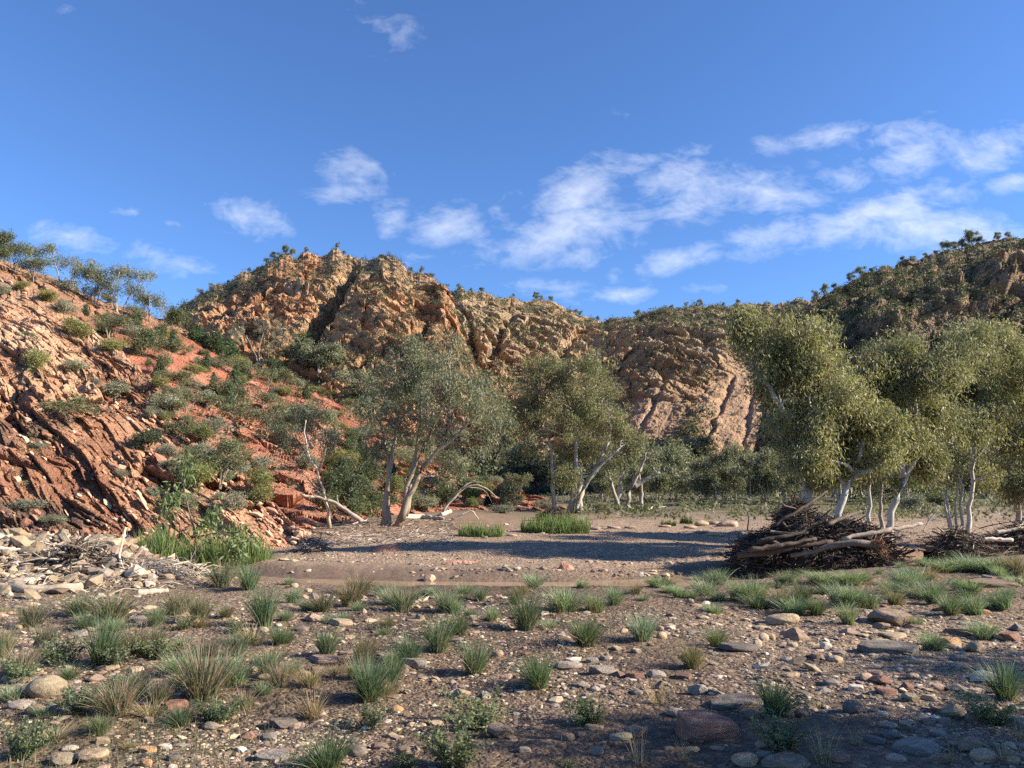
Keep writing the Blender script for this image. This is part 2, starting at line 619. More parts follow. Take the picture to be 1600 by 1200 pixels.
def build_ground():
    ys = np.concatenate([np.linspace(-6, 1.5, 24)[:-1], FPX * 1.62 / np.linspace(FPX * 1.62 / 1.5, FPX * 1.62 / 75.0, 720),
                         np.geomspace(77, 9000, 60)])
    us = np.concatenate([np.linspace(-2.6, -.72, 60)[:-1], np.linspace(-.72, .72, 640), np.linspace(.72, 2.6, 60)[1:]])
    Y = np.repeat(ys[:, None], len(us), 1)
    X = us[None, :] * (np.maximum(Y, 0) + 3.0)
    Z = ground_z(X, Y)
    d = Y - creek_y(X)
    n = fbm(X * .5, Y * .5, 0 * X, 4, 5)
    n2 = fbm(X * .17, Y * .17, 0 * X, 4, 6)
    dirt = np.array([.078, .059, .044])
    stony = np.array([.225, .178, .132])
    col = lerp(dirt, stony, np.clip(.35 + 1.1 * n2 + 0.35 * sstep(5, 10, Y), 0, 1))
    bar = np.array([.30, .24, .18])
    sand = np.array([.25, .155, .10])
    col = lerp(col, bar, sstep(1.2, 3, d))
    wet = np.exp(-((np.abs(d) - 1.0) / 0.55) ** 2) * (np.abs(d) > 0) + (np.abs(d) < 1.0)
    wet = np.clip(wet, 0, 1) * np.clip(.75 + .8 * n, 0, 1)
    # brown wet flat on the near left of the bar
    flat = np.exp(-((X + 3.0) / 3.4) ** 2 - ((d - 2.0) / 1.1) ** 2)
    wetall = np.clip(wet + flat * .9, 0, 1)
    col = lerp(col, np.array([.135, .085, .058]), wetall * .85)
    # red sandy flat beyond the creek at right
    rs = sstep(8, 11, X) * sstep(.8, 2, d) * (1 - sstep(4, 7, d))
    col = lerp(col, np.array([.27, .15, .09]), rs * .8)
    # brown litter under the trees at left, olive valley floor far right
    lit = sstep(24, 30, Y + n * 3) * sstep(3, -1, X + n)
    col = lerp(col, np.array([.19, .125, .08]), lit * .9)
    far = sstep(38, 60, Y)
    col = lerp(col, np.array([.15, .12, .07]), far * .9)
    vz = np.clip(.5 + 1.6 * fbm(X * .12, Y * .05, 0 * X + 3, 4, 17), 0, 1) * sstep(36, 50, Y)
    col = lerp(col, np.array([.085, .085, .042]), vz * .8)
    grn = np.clip(n2 * 2.0, 0, 1) * sstep(34, 50, Y) * sstep(6, 16, X)
    col = lerp(col, np.array([.095, .105, .05]), grn)
    mosss = np.clip(fbm(X * .4, Y * .4, 0 * X + 7, 4, 9) * 2.2 - .3, 0, 1) * (1 - sstep(9, 13, Y)) * sstep(1, -3, X)
    col = lerp(col, np.array([.085, .085, .04]), mosss * .45)
    grav = np.clip((1 - wetall) * (1 - rs * .8) * (1 - lit * .7) * (1 - .6 * far), 0, 1)
    rough = 0.95 - 0.45 * np.clip(wet, 0, 1) * (np.abs(d) < 1.6)
    V = np.stack([X, Y, Z], -1).reshape(-1, 3)
    me = mesh_np('ground', V, [grid_faces(len(ys), len(us))], col.reshape(-1, 3), True, (M_GROUND,))
    for nm, a in (('grav', grav), ('rough', rough)):
        at = me.attributes.new(nm, 'FLOAT', 'POINT')
        at.data.foreach_set('value', np.ascontiguousarray(a.ravel(), np.float32))
    o = link('ground', me)
    o['kind'] = 'structure'
    return o


def build_water():
    xs = np.linspace(-11, 40, 160)
    yc = creek_y(xs)
    k = np.linspace(-1.9, 1.9, 9)
    X = np.repeat(xs[:, None], 9, 1)
    Y = yc[:, None] + k[None, :]
    V = np.stack([X, Y, np.full_like(X, -0.435)], -1).reshape(-1, 3)
    o = link('creek_water', mesh_np('creek_water', V, [grid_faces(len(xs), 9)[:, ::-1]], None, True, (M_WATER,)))
    o['kind'] = 'structure'
    return o


def carve(V, gullies):
    """push the surface into the hill along drainage lines (given where they show), steep on their right bank"""
    px, py = pix(V[..., 0], V[..., 1], V[..., 2])
    cut = np.zeros(px.shape)
    for pts, w, dep in gullies:
        a = np.array(pts, float)
        y0, y1 = a[0, 1], a[-1, 1]
        gx = np.interp(py, a[:, 1], a[:, 0]) + 5 * vnoise(py * .07, 0 * py + dep, 0 * py, 3)
        d = px - gx
        e = np.where(d < 0, np.exp(-(d / (w * 1.7)) ** 2), np.exp(-(d / (w * .55)) ** 2))
        cut = np.maximum(cut, dep * e * sstep(y0 - 10, y0 + 18, py) * (1 - sstep(y1 - 12, y1 + 14, py)))
    V[..., 1] += cut
    V[..., 2] -= cut * .35
    return V


def strata(P, nb, scales, seed, warp):
    nb = np.array(nb) / np.linalg.norm(nb)
    rb = np.array([nb[2], 0.15, -nb[0]])
    rb /= np.linalg.norm(rb)
    x, y, z = P[..., 0], P[..., 1], P[..., 2]
    s0 = scales[0][0]
    q = P @ nb + warp * s0 * fbm(x / s0 / 5, y / s0 / 5, z / s0 / 5, 3, seed) + .3 * warp * s0 * fbm(x / s0, y / s0, z / s0, 2, seed + 5)
    r = P @ rb + .5 * s0 * fbm(x / s0 / 3, y / s0 / 3, z / s0 / 3, 2, seed + 9)
    d = np.zeros(q.shape)
    keys = []
    for i, (h, amp) in enumerate(scales):
        k = np.floor(q / h)
        f = q / h - k
        j = np.floor(r / (h * 2.6) + _hash(k, k * 0, k * 0, seed + i) * 7 + .25 * vnoise(x / h, y / h, z / h, seed + 40 + i))
        g = _hash(k, j, k * 0, seed + 20 + i)
        m = np.clip(.45 + 1.7 * fbm(x / h / 3.2, y / h / 3.2, z / h / 3.2, 3, seed + 60 + i), 0, 1.35)
        d += amp * (m * (1 - f) ** 1.4 * (.25 + .75 * g) + .5 * (g - .5) * (.35 + .65 * m))
        keys.append((k, j, g))
    return d, q, r, keys


HILLS = []


def hill(name, crest, base, depth, pxr, nu, nv, prof, zb, jag, disp, colour, mat, back=(1.2, 50), gullies=(), bulges=(), nrm=(0.2, -.7, .68), smooth=False, top=.75):
    pxs = np.linspace(pxr[0], pxr[1], nu)
    cy = px_line(crest, 1, pxs)
    B = px_line(base, 1, pxs)
    C = px_line(depth, 1, pxs)
    u, t = ray(pxs, cy)
    zc = CAMH + t * C
    nb = max(12, nv // 12)
    s = np.linspace(0, 1, nv)[:, None]
    Y = B[None] + (C - B)[None] * s
    zj = jag / FPX * C * fbm(pxs * .05, pxs * 0, pxs * 0 + len(name), 5, 77, .6)
    Z = zb + (zc - zb)[None] * prof(s) + zj[None] * s ** 8
    zc = zc + zj
    kb = np.linspace(0, 1, nb + 1)[1:, None]
    Yb = C[None] + back[1] * kb
    Zb = zc[None] - back[0] * back[1] * (kb * .35 + kb ** 2 * .3)
    Y = np.concatenate([Y, Yb])
    Z = np.concatenate([Z, Zb])
    X = u[None] * Y
    V = np.stack([X, Y, Z], -1)
    px, py = pix(V[..., 0], V[..., 1], V[..., 2])
    for (bx, by, rx, ry, amt) in bulges:
        e = amt * np.exp(-((px - bx) / rx) ** 2 - ((py - by) / ry) ** 2)
        V[..., 1] -= e
        V[..., 2] += .1 * e
    if gullies:
        V = carve(V, gullies)
    nrm = np.array(nrm) / np.linalg.norm(nrm)
    d, extra = disp(V, px, py)
    sf = np.clip((V[..., 1] - B[None]) / (C - B)[None], 0, 1.2)
    fade = sstep(-.01, .06, sf) * (1 - top * sstep(.8, 1.0, sf))
    V = V + d[..., None] * nrm * fade[..., None]
    px, py = pix(V[..., 0], V[..., 1], V[..., 2])
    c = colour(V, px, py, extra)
    me = mesh_np(name, V.reshape(-1, 3), [grid_faces(V.shape[0], nu)], c.reshape(-1, 3), smooth, (mat,))
    o = link(name, me)
    o['kind'] = 'structure'
    HILLS.append((o, V, px, py))
    return o


def pick(h, cols):
    """choose a colour from a list by a 0..1 number, softly"""
    cols = np.array(cols)
    f = np.clip(h, 0, .9999) * (len(cols) - 1)
    i = f.astype(int)
    return lerp2(cols[i], cols[np.minimum(i + 1, len(cols) - 1)], f - i)


def lerp2(a, b, f):
    return a * (1 - f[..., None]) + b * f[..., None]


ground = build_ground()
water = build_water()


# --- near rocky spur at left
def d_spur(V, px, py):
    d, q, r, keys = strata(V, (.60, .15, .80), [(2.6, .9), (.95, .42), (.37, .22), (.15, .10)], 3, .42)
    x, y, z = V[..., 0], V[..., 1], V[..., 2]
    # earthy stretch where the beds are half buried
    bur = sstep(.05, .4, fbm(x * .16, y * .16, z * .16, 3, 55) + .25 * sstep(800, 850, py) * (px < 330))
    d2, e2, g2 = cells(q / .6, r / 2.3, y / 1.5, 71)
    d3, e3, g3 = cells(q / .2, r / .7, y / .5, 72)
    mk = np.clip(.45 + 1.5 * fbm(x * .28, y * .28, z * .28, 3, 74), .08, 1)
    d = .66 * d + mk * (.42 * d2 + .19 * d3 - .12 * np.exp(-(e2 / .07) ** 2))
    d = d * (1 - .6 * bur) + .10 * fbm(x * 2.2, y * 2.2, z * 2.2, 3, 66) + .5 * fbm(x * .2, y * .2, z * .2, 3, 67)
    keys[1] = (keys[1][0], keys[1][1], g2)
    return d - .5, (q, r, keys, bur)


def c_spur(V, px, py, ex):
    q, r, keys, bur = ex
    x, y, z = V[..., 0], V[..., 1], V[..., 2]
    n = fbm(q * .55, r * .12, y * .12, 4, 15)
    g = keys[1][2]
    c = pick(np.clip(.5 + n * 1.0 + .45 * (g - .5), 0, 1), [(.22, .10, .06), (.30, .15, .09), (.39, .215, .13), (.45, .265, .165), (.52, .35, .24)])
    stain = sstep(.12, .38, fbm(x * .35, y * .35, z * .35, 4, 19)) * sstep(.35, .6, keys[0][2])
    c = lerp(c, np.array([.085, .062, .052]), stain * .75)
    c = lerp(c, np.array([.26, .12, .078]), bur * .55)
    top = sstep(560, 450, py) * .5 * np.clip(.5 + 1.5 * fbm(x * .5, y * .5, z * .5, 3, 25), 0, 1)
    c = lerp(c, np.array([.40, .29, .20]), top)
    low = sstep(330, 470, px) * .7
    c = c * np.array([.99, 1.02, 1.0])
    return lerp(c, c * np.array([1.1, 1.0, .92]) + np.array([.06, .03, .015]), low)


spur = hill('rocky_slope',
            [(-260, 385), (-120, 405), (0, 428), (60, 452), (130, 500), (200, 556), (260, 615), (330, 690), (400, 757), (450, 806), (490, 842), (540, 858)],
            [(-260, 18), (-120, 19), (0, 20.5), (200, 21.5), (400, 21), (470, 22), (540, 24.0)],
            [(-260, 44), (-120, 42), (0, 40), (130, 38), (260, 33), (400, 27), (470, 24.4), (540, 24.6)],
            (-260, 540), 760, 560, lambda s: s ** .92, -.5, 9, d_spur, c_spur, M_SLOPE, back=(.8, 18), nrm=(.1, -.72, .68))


# --- red scree hillside behind it
def d_scree(V, px, py):
    x, y, z = V[..., 0], V[..., 1], V[..., 2]
    d, q, r, keys = strata(V, (.60, .15, .80), [(2.4, .8), (.9, .35)], 13, .3)
    rocky = sstep(.0, .35, fbm(x * .07, y * .07, z * .07, 3, 71) + .35 * sstep(700, 780, py))
    d2, e2, g2 = cells(q / .9, r / 2.2, y / 1.6, 73)
    d = (.6 * d + .6 * d2) * rocky + .12 * d2 * (1 - rocky) + .10 * fbm(x * 1.5, y * 1.5, z * 1.5, 3, 72) + .9 * fbm(x * .09, y * .09, z * .09, 3, 73)
    return d, (keys, rocky)


def c_scree(V, px, py, ex):
    keys, rocky = ex
    x, y, z = V[..., 0], V[..., 1], V[..., 2]
    n = fbm(x * .25, y * .25, z * .25, 5, 81)
    c = pick(np.clip(.5 + .9 * n, 0, 1), [(.22, .075, .042), (.31, .105, .06), (.36, .14, .082), (.40, .20, .125)])
    c = lerp(c, pick(keys[1][2], [(.27, .11, .065), (.38, .18, .11), (.44, .26, .17)]), rocky * .7)
    up = sstep(560, 470, py) * (px < 330)
    return lerp(c, np.array([.25, .16, .10]), up * .7)


scree = hill('scree_hillside',
             [(-260, 330), (-120, 372), (0, 402), (80, 436), (160, 470), (240, 490), (300, 520), (350, 548), (400, 575), (480, 608), (560, 650), (640, 694), (700, 728), (800, 765), (880, 790), (900, 800)],
             [(-260, 30), (300, 29), (480, 28), (560, 31), (620, 35), (700, 42), (800, 47), (880, 52), (900, 53)],
             [(-260, 72), (0, 74), (240, 76), (400, 80), (560, 76), (700, 70), (800, 64), (880, 60), (900, 58)],
             (-260, 900), 720, 360, lambda s: s ** .95, -.2, 7, d_scree, c_scree, M_SCREE, back=(.55, 40), nrm=(.15, -.65, .74))


def f_apron(k, h):
    def f(s):
        return np.where(s < k, s / k * h, h + (1 - h) * np.clip((s - k) / (1 - k), 0, 1) ** .9)
    return f


# --- main bluff
def rock_disp(sc, amps, seed, nb, ribs, smooth=()):
    def f(V, px, py):
        x, y, z = V[..., 0], V[..., 1], V[..., 2]
        d, q, r, keys = strata(V, nb, [(s, a) for s, a in amps], seed, .7)
        rib = 1 - np.abs(fbm(x / sc, y / sc * .5, z / sc * .35, 4, seed + 3)) * 2
        crag = fbm(x / (sc * .16), y / (sc * .16), z / (sc * .16), 5, seed + 4, .65)
        k1, e1, g1 = cells(q / (sc * .13), r / (sc * .30), y / (sc * .2), seed + 31)
        k2, e2, g2 = cells(q / (sc * .045), r / (sc * .11), y / (sc * .08), seed + 32)
        m = np.ones(x.shape)
        for (bx, by, rx, ry) in smooth:
            m *= 1 - np.clip(1.5 * np.exp(-((px - bx) / rx) ** 2 - ((py - by) / ry) ** 2), 0, 1)
        d = .55 * d + rib * sc * .16 * ribs + crag * sc * .05 + k1 * sc * .095 + k2 * sc * .042 - sc * .03 * np.exp(-(e1 / .07) ** 2)
        keys[-1] = (keys[-1][0], keys[-1][1], .5 * g1 + .5 * g2)
        rill = fbm(px * .055 + py * .03, py * .006, 0 * px, 4, 7)
        return d * (.06 + .94 * m) + (1 - m) * (rill * sc * .012 + crag * sc * .03), (q, r, keys, rill * (1 - m))
    return f


def c_rock(pal, seed, grey=0.0, screes=(), pxs=()):
    def f(V, px, py, ex):
        q, r, keys, rill = ex
        x, y, z = V[..., 0], V[..., 1], V[..., 2]
        n = fbm(x * .045, y * .045, z * .045, 5, seed + 8, .6)
        c = pick(np.clip(.5 + n * .9 + .55 * (keys[-1][2] - .5), 0, 1), pal)
        if grey:
            m = np.clip(.4 + 1.4 * fbm(x * .02, y * .02, z * .02, 4, seed + 9), 0, 1) * grey
            c = lerp(c, np.array([.22, .18, .11]), m)
        for (bx, by, rx, ry) in screes:
            e = np.clip(1.6 * np.exp(-((px - bx) / rx) ** 2 - ((py - by) / ry) ** 2) - .35 + .35 * n, 0, 1)
            c = lerp(c, np.array([.34, .22, .137]) * (1 + .3 * rill[..., None]), e)
        return c
    return f


BL_PAL = [(.27, .125, .065), (.40, .195, .10), (.45, .235, .125), (.47, .28, .16), (.43, .28, .175)]
bluff = hill('rocky_bluff_hill',
             [(150, 640), (200, 560), (250, 508), (285, 478), (310, 464), (345, 445), (375, 428), (400, 420), (420, 406), (450, 400), (480, 398), (505, 396), (524, 391), (540, 398), (556, 409), (575, 411), (592, 402), (608, 406),
              (640, 424), (680, 440), (700, 462), (712, 482), (722, 520), (745, 580), (790, 660), (830, 720), (860, 760)],
             [(150, 120), (860, 120)],
             [(150, 300), (300, 320), (525, 330), (700, 315), (760, 270), (860, 200)],
             (150, 860), 980, 620, f_apron(.5, .16), -4, 11, rock_disp(42, [(7, 1.1), (3.6, 1.5), (1.6, 1.1)], 101, (.55, .15, .8), .22),
             c_rock(BL_PAL, 101, .35), M_BLUFF, back=(.6, 90),
             gullies=[([(560, 420), (534, 462), (514, 495), (478, 548)], 12, 18), ([(400, 455), (350, 492), (318, 520)], 9, 7), ([(684, 496), (672, 512), (648, 540)], 9, 9), ([(610, 545), (575, 572), (545, 612)], 6, 7)],
             bulges=[(590, 500, 60, 60, 7), (695, 480, 18, 40, 8)])

# --- ridge across the head of the valley
SCREES = [(1020, 655, 50, 42), (1165, 645, 46, 85), (1115, 665, 42, 55), (792, 612, 20, 14)]
FR_PAL = [(.26, .165, .095), (.33, .21, .12), (.39, .265, .155), (.42, .295, .185)]
ridge = hill('valley_head_ridge',
             [(560, 520), (650, 478), (700, 458), (722, 455), (760, 463), (800, 466), (850, 470), (880, 480), (912, 497), (950, 502), (990, 500), (1030, 490), (1060, 485), (1100, 480), (1150, 477), (1200, 474), (1280, 465), (1400, 455)],
             [(560, 150), (1400, 150)],
             [(560, 420), (720, 420), (900, 450), (1050, 430), (1400, 430)],
             (560, 1400), 1000, 520, f_apron(.42, .10), -4, 8, rock_disp(55, [(9, 1.7), (4, 1.7), (1.8, 1.1)], 131, (.5, .15, .8), .22, SCREES),
             c_rock(FR_PAL, 131, .75, screes=SCREES), M_BLUFF, back=(.5, 120),
             gullies=[([(716, 485), (735, 515), (752, 575)], 7, 8), ([(800, 495), (786, 525), (762, 580)], 10, 6), ([(900, 525), (888, 550), (862, 600)], 10, 5), ([(1150, 590), (1128, 640), (1090, 710)], 4, 2.2), ([(1040, 600), (1020, 640), (990, 690)], 4, 1.6), ([(1185, 600), (1172, 650), (1160, 715)], 4, 1.5)],
             bulges=[(1010, 560, 60, 60, 18), (1110, 545, 30, 35, 8)])

# --- dark scrubby hill at right
RH_PAL = [(.15, .11, .072), (.21, .15, .095), (.27, .185, .12), (.32, .205, .13)]
righthill = hill('scrubby_hill',
                 [(1120, 775), (1165, 745), (1192, 640), (1212, 535), (1230, 500), (1255, 482), (1300, 455), (1350, 433), (1400, 416), (1450, 404), (1500, 389), (1545, 379), (1600, 372), (1700, 350), (1850, 330), (2100, 300), (2300, 300)],
                 [(1120, 125), (1250, 110), (1500, 85), (2300, 80)],
                 [(1120, 140), (1250, 160), (1500, 172), (2300, 165)],
                 (1120, 2300), 900, 460, f_apron(.3, .12), -3, 7, rock_disp(24, [(5, 1.8), (2.2, 1.0), (1.0, .5)], 161, (-.35, .1, .85), .4),
                 c_rock(RH_PAL, 161, .5), M_BLUFF, back=(.5, 90), nrm=(-.1, -.6, .78),
                 bulges=[(1545, 440, 26, 22, 8), (1480, 470, 24, 18, 6), (1370, 515, 30, 20, 8)])

bpy.context.view_layer.update()
_dg = bpy.context.evaluated_depsgraph_get()
BVH = [BVHTree.FromObject(o, _dg) for o in [ground] + [h[0] for h in HILLS]]


def hit(px, py):
    """where the line of sight through a pixel of the photograph meets the land"""
    u, t = ray(px, py)
    d = Vector((float(u), 1.0, float(t))).normalized()
    best = None
    for b in BVH:
        loc, nr, idx, dist = b.ray_cast(Vector((0, 0, CAMH)), d)
        if loc is not None and (best is None or dist < best[1]):
            best = (loc, dist, nr)
    if best is None:
        return None
    return best[0]


def land(x, y):
    best = -1e9
    for b in BVH:
        loc, nr, idx, dist = b.ray_cast(Vector((x, y, 400)), Vector((0, 0, -1)))
        if loc is not None:
            best = max(best, loc.z)
    return best


def seen(p, slack=1.5):
    """is a point of the land in sight of the camera"""
    o = Vector((0, 0, CAMH))
    v = p - o
    L = v.length
    v.normalize()
    for b in BVH:
        loc, nr, idx, dist = b.ray_cast(o, v)
        if loc is not None and dist < L - slack:
            return False
    return True
# ------------------------------------------------------------------ plants
def T(px, py, D):
    u, t = ray(px, py)
    return np.array([u * D, D, CAMH + t * D], float)


def resample(pts, k):
    pts = np.asarray(pts, float)
    d = np.concatenate([[0], np.cumsum(np.linalg.norm(np.diff(pts, axis=0), axis=1))])
    s = np.linspace(0, d[-1], k)
    # smooth by Catmull-like cubic through finer linear interpolation
    out = np.stack([np.interp(s, d, pts[:, i]) for i in range(3)], 1)
    for _ in range(2):
        out[1:-1] = .25 * out[:-2] + .5 * out[1:-1] + .25 * out[2:]
    return out


def leaves_np(cen, cr, n, L, Wd, rng, droop=.8, flat=.7):
    """n diamond leaves round each centre -> (m,4,3) corners and the index of the clump"""
    m = len(cen) * n
    idx = np.repeat(np.arange(len(cen)), n)
    off = rng.normal(size=(m, 3)) * np.array([1, 1, flat])
    off /= np.maximum(1, np.linalg.norm(off, axis=1, keepdims=True) / 1.9)
    crv = np.asarray(cr)[idx] if np.ndim(cr) else cr
    p = cen[idx] + off * (crv[:, None] if np.ndim(cr) else crv)
    ax = rng.normal(size=(m, 3)) * .75
    ax[:, 2] -= droop
    ax /= np.linalg.norm(ax, axis=1, keepdims=True)
    sd = np.cross(ax, rng.normal(size=(m, 3)))
    sd /= np.linalg.norm(sd, axis=1, keepdims=True) + 1e-9
    l = L * rng.uniform(.65, 1.3, (m, 1))
    w = Wd * rng.uniform(.7, 1.25, (m, 1))
    a = p
    b = p + ax * l * .45 + sd * w
    c = p + ax * l
    d = p + ax * l * .45 - sd * w
    return np.stack([a, b, c, d], 1), idx


def leaf_mesh(name, cen, cr, n, L, Wd, pal, rng, mat, droop=.8, flat=.7, vary=.28):
    q, idx = leaves_np(cen, cr, n, L, Wd, rng, droop, flat)
    pal = np.array(pal)
    cc = pal[rng.integers(0, len(pal), len(cen))] * rng.uniform(.8, 1.2, (len(cen), 1))
    c = cc[idx] * rng.uniform(1 - vary, 1 + vary, (len(idx), 1))
    c = np.repeat(c[:, None], 4, 1).reshape(-1, 3)
    f = np.arange(len(q) * 4).reshape(-1, 4)
    return mesh_np(name, q.reshape(-1, 3), [f], c, False, (mat,))


def in_blobs(blobs, n, rng, hollow=.42):
    p, i = _in_blobs(blobs, int(n * 1.9), rng, hollow)
    ext = np.ptp(p, axis=0).mean()
    k = fbm(p[:, 0] * 5.5 / ext + rng.uniform(0, 50), p[:, 1] * 5.5 / ext, p[:, 2] * 6.5 / ext, 2, 3)
    keep = np.sort(np.argsort(-(k + rng.normal(0, .09, len(k))))[:n])
    return p[keep], i[keep]


def _in_blobs(blobs, n, rng, hollow=.42):
    vol = np.array([b[1][0] * b[1][1] * b[1][2] for b in blobs]) ** .75
    pick_ = rng.choice(len(blobs), n, p=vol / vol.sum())
    d = rng.normal(size=(n, 3))
    d /= np.linalg.norm(d, axis=1, keepdims=True)
    r = rng.uniform(0, 1, (n, 1)) ** hollow
    C = np.array([b[0] for b in blobs])[pick_]
    Rr = np.array([b[1] for b in blobs])[pick_]
    return C + d * r * Rr, pick_


GUM = [(.19, .19, .095), (.215, .21, .105), (.165, .172, .085), (.25, .235, .115), (.18, .182, .10)]
GUM_GREY = [(0.198, 0.214, 0.14), (0.173, 0.19, 0.124), (0.231, 0.239, 0.148), (0.148, 0.165, 0.102)]
GUM_DARK = [(0.088, 0.112, 0.056), (0.104, 0.128, 0.064), (0.128, 0.144, 0.072)]
GUM_YEL = [(.29, .268, .13), (.26, .25, .125), (.22, .22, .11), (.32, .285, .14), (.19, .195, .10)]
WHITE_BARK = (.62, .56, .47)
TAN_BARK = (.40, .32, .23)


def tree_mesh(trunks, blobs, nclump, lpc, L, Wd, cr, pal, bark, seed, hollow=.42, twig=1.0, droop=.8):
    """returns trunk mesh and crown mesh; trunks [(points, r0, r1)], blobs [(centre, radii)], all in local metres"""
    rng = np.random.default_rng(seed)
    mb = MB()
    tp, tr = [], []
    bark = np.array(bark) * .78
    for pts, r0, r1 in trunks:
        k = 12
        P = resample(pts, k)
        ln = np.linalg.norm(P[-1] - P[0])
        P[1:-1] += rng.normal(size=(k - 2, 3)) * ln * .008
        f = np.linspace(0, 1, k)
        R = r0 + (r1 - r0) * f ** .8
        R[0] *= 1.35
        R[1] *= 1.08
        v, fs = tubes(P[None], R[None], 9)
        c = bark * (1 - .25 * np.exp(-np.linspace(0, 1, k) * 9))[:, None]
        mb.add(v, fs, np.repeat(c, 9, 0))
        tp.append(P)
        tr.append(R)
    allp = np.concatenate([p[4:] for p in tp])
    allr = np.concatenate([r[4:] for r in tr])
    limbs = []
    for c, rad in blobs:
        c = np.array(c, float)
        rad = np.array(rad, float)
        d = np.linalg.norm(allp - c, axis=1) + 1.2 * np.maximum(0, allp[:, 2] - c[2] + .2 * rad[2])
        i = int(np.argmin(d))
        S, E = allp[i], c + rad * rng.uniform(-.35, .35, 3)
        D = E - S
        ln = np.linalg.norm(D) + 1e-6
        k = 9
        f = np.linspace(0, 1, k)[:, None]
        mid = S + D * .5 + np.array([0, 0, .12 * ln]) + rng.normal(size=3) * ln * .12
        P = (1 - f) ** 2 * S + 2 * f * (1 - f) * mid + f ** 2 * E
        P[1:-1] += rng.normal(size=(k - 2, 3)) * ln * .025
        r0 = min(allr[i] * .75, .03 + .028 * ln)
        R = r0 + (.012 * twig - r0) * np.linspace(0, 1, k) ** .8
        v, fs = tubes(P[None], R[None], 6)
        mb.add(v, fs, bark * rng.uniform(.8, 1.02))
        limbs.append((P, R))
    pts, idx = in_blobs(blobs, nclump, rng, hollow)
    BP, BR = [], []
    for p, i in zip(pts, idx):
        P, R = limbs[i]
        d = np.linalg.norm(P[2:] - p, axis=1) + .8 * np.maximum(0, P[2:, 2] - p[2])
        j = int(np.argmin(d)) + 2
        S = P[j]
        f = np.linspace(0, 1, 5)[:, None]
        mid = (S + p) / 2 + np.array([0, 0, .15]) * np.linalg.norm(p - S) + rng.normal(size=3) * .1 * np.linalg.norm(p - S)
        BP.append((1 - f) ** 2 * S + 2 * f * (1 - f) * mid + f ** 2 * p)
        r0 = min(R[j] * .8, .022 * twig)
        BR.append(np.linspace(r0, .004 * twig, 5))
    v, fs = tubes(np.array(BP), np.array(BR), 4, False)
    mb.add(v, fs, bark * .72)
    tm = mb.mesh('trunk', M_BARK, True)
    crs = cr * rng.uniform(.55, 1.4, len(pts))
    cm = leaf_mesh('crown', pts, crs, lpc, L * 1.2, Wd * .8, pal, rng, M_LEAF, droop * 1.3, 1.25)
    return tm, cm


def place_tree(name, label, loc, tm, cm, cat='tree', group=None, scale=1.0, rotz=0.0):
    e = empty(name, loc, label, cat, group, rotz)
    e.scale = (scale,) * 3 if np.ndim(scale) == 0 else scale
    link('trunk', tm, e)
    link('crown', cm, e)
    return e


def hero(label, basepx, D, trunks, blobs, nclump, lpc, cr, pal, bark, seed, r0=.2, name='gum_tree', hollow=.42, dep=.9, L=.15, Wd=.026, twig=1.0, group=None, spread=.6, droop=.8):
    """a tree laid out from where its limbs and leaf masses show; D = its distance, None = where its foot meets the land"""
    rng = np.random.default_rng(seed + 500)
    if D is None:
        h = hit(*basepx)
        D = h.y
    b = T(basepx[0], basepx[1], D)
    b[2] = land(b[0], b[1]) - .05
    nclump, lpc, cr = int(nclump * .9), int(lpc * .62), cr * .74
    L, Wd = L * .82, Wd * .80
    r0 = r0 * .72
    tl = []
    for i, tr in enumerate(trunks):
        pts = [T(px, py, D) for px, py in tr]
        dd = rng.uniform(-1, 1) * spread
        zz = np.linspace(0, 1, len(pts))
        pts = [p + np.array([0, dd * f * 1.5 + .25 * dd, 0]) for p, f in zip(pts, zz)]
        if i == 0 or abs(tr[0][1] - basepx[1]) < 9:
            pts[0][2] = min(pts[0][2], land(pts[0][0], pts[0][1])) - .1
        tl.append(([p - b for p in pts], r0 * (1 if i == 0 else rng.uniform(.6, .9)), r0 * .28))
    bl = []
    for (px, py, rx, ry) in blobs:
        k = D / FPX
        dd = rng.uniform(-1, 1) * dep * rx * k * 1.3
        bl.append((T(px, py, D) + np.array([0, dd, 0]) - b, (rx * k, max(rx, ry) * k * dep, ry * k)))
    tm, cm = tree_mesh(tl, bl, nclump, lpc, L, Wd, cr, pal, bark, seed, hollow, twig, droop)
    return place_tree(name, label, b, tm, cm, group=group)


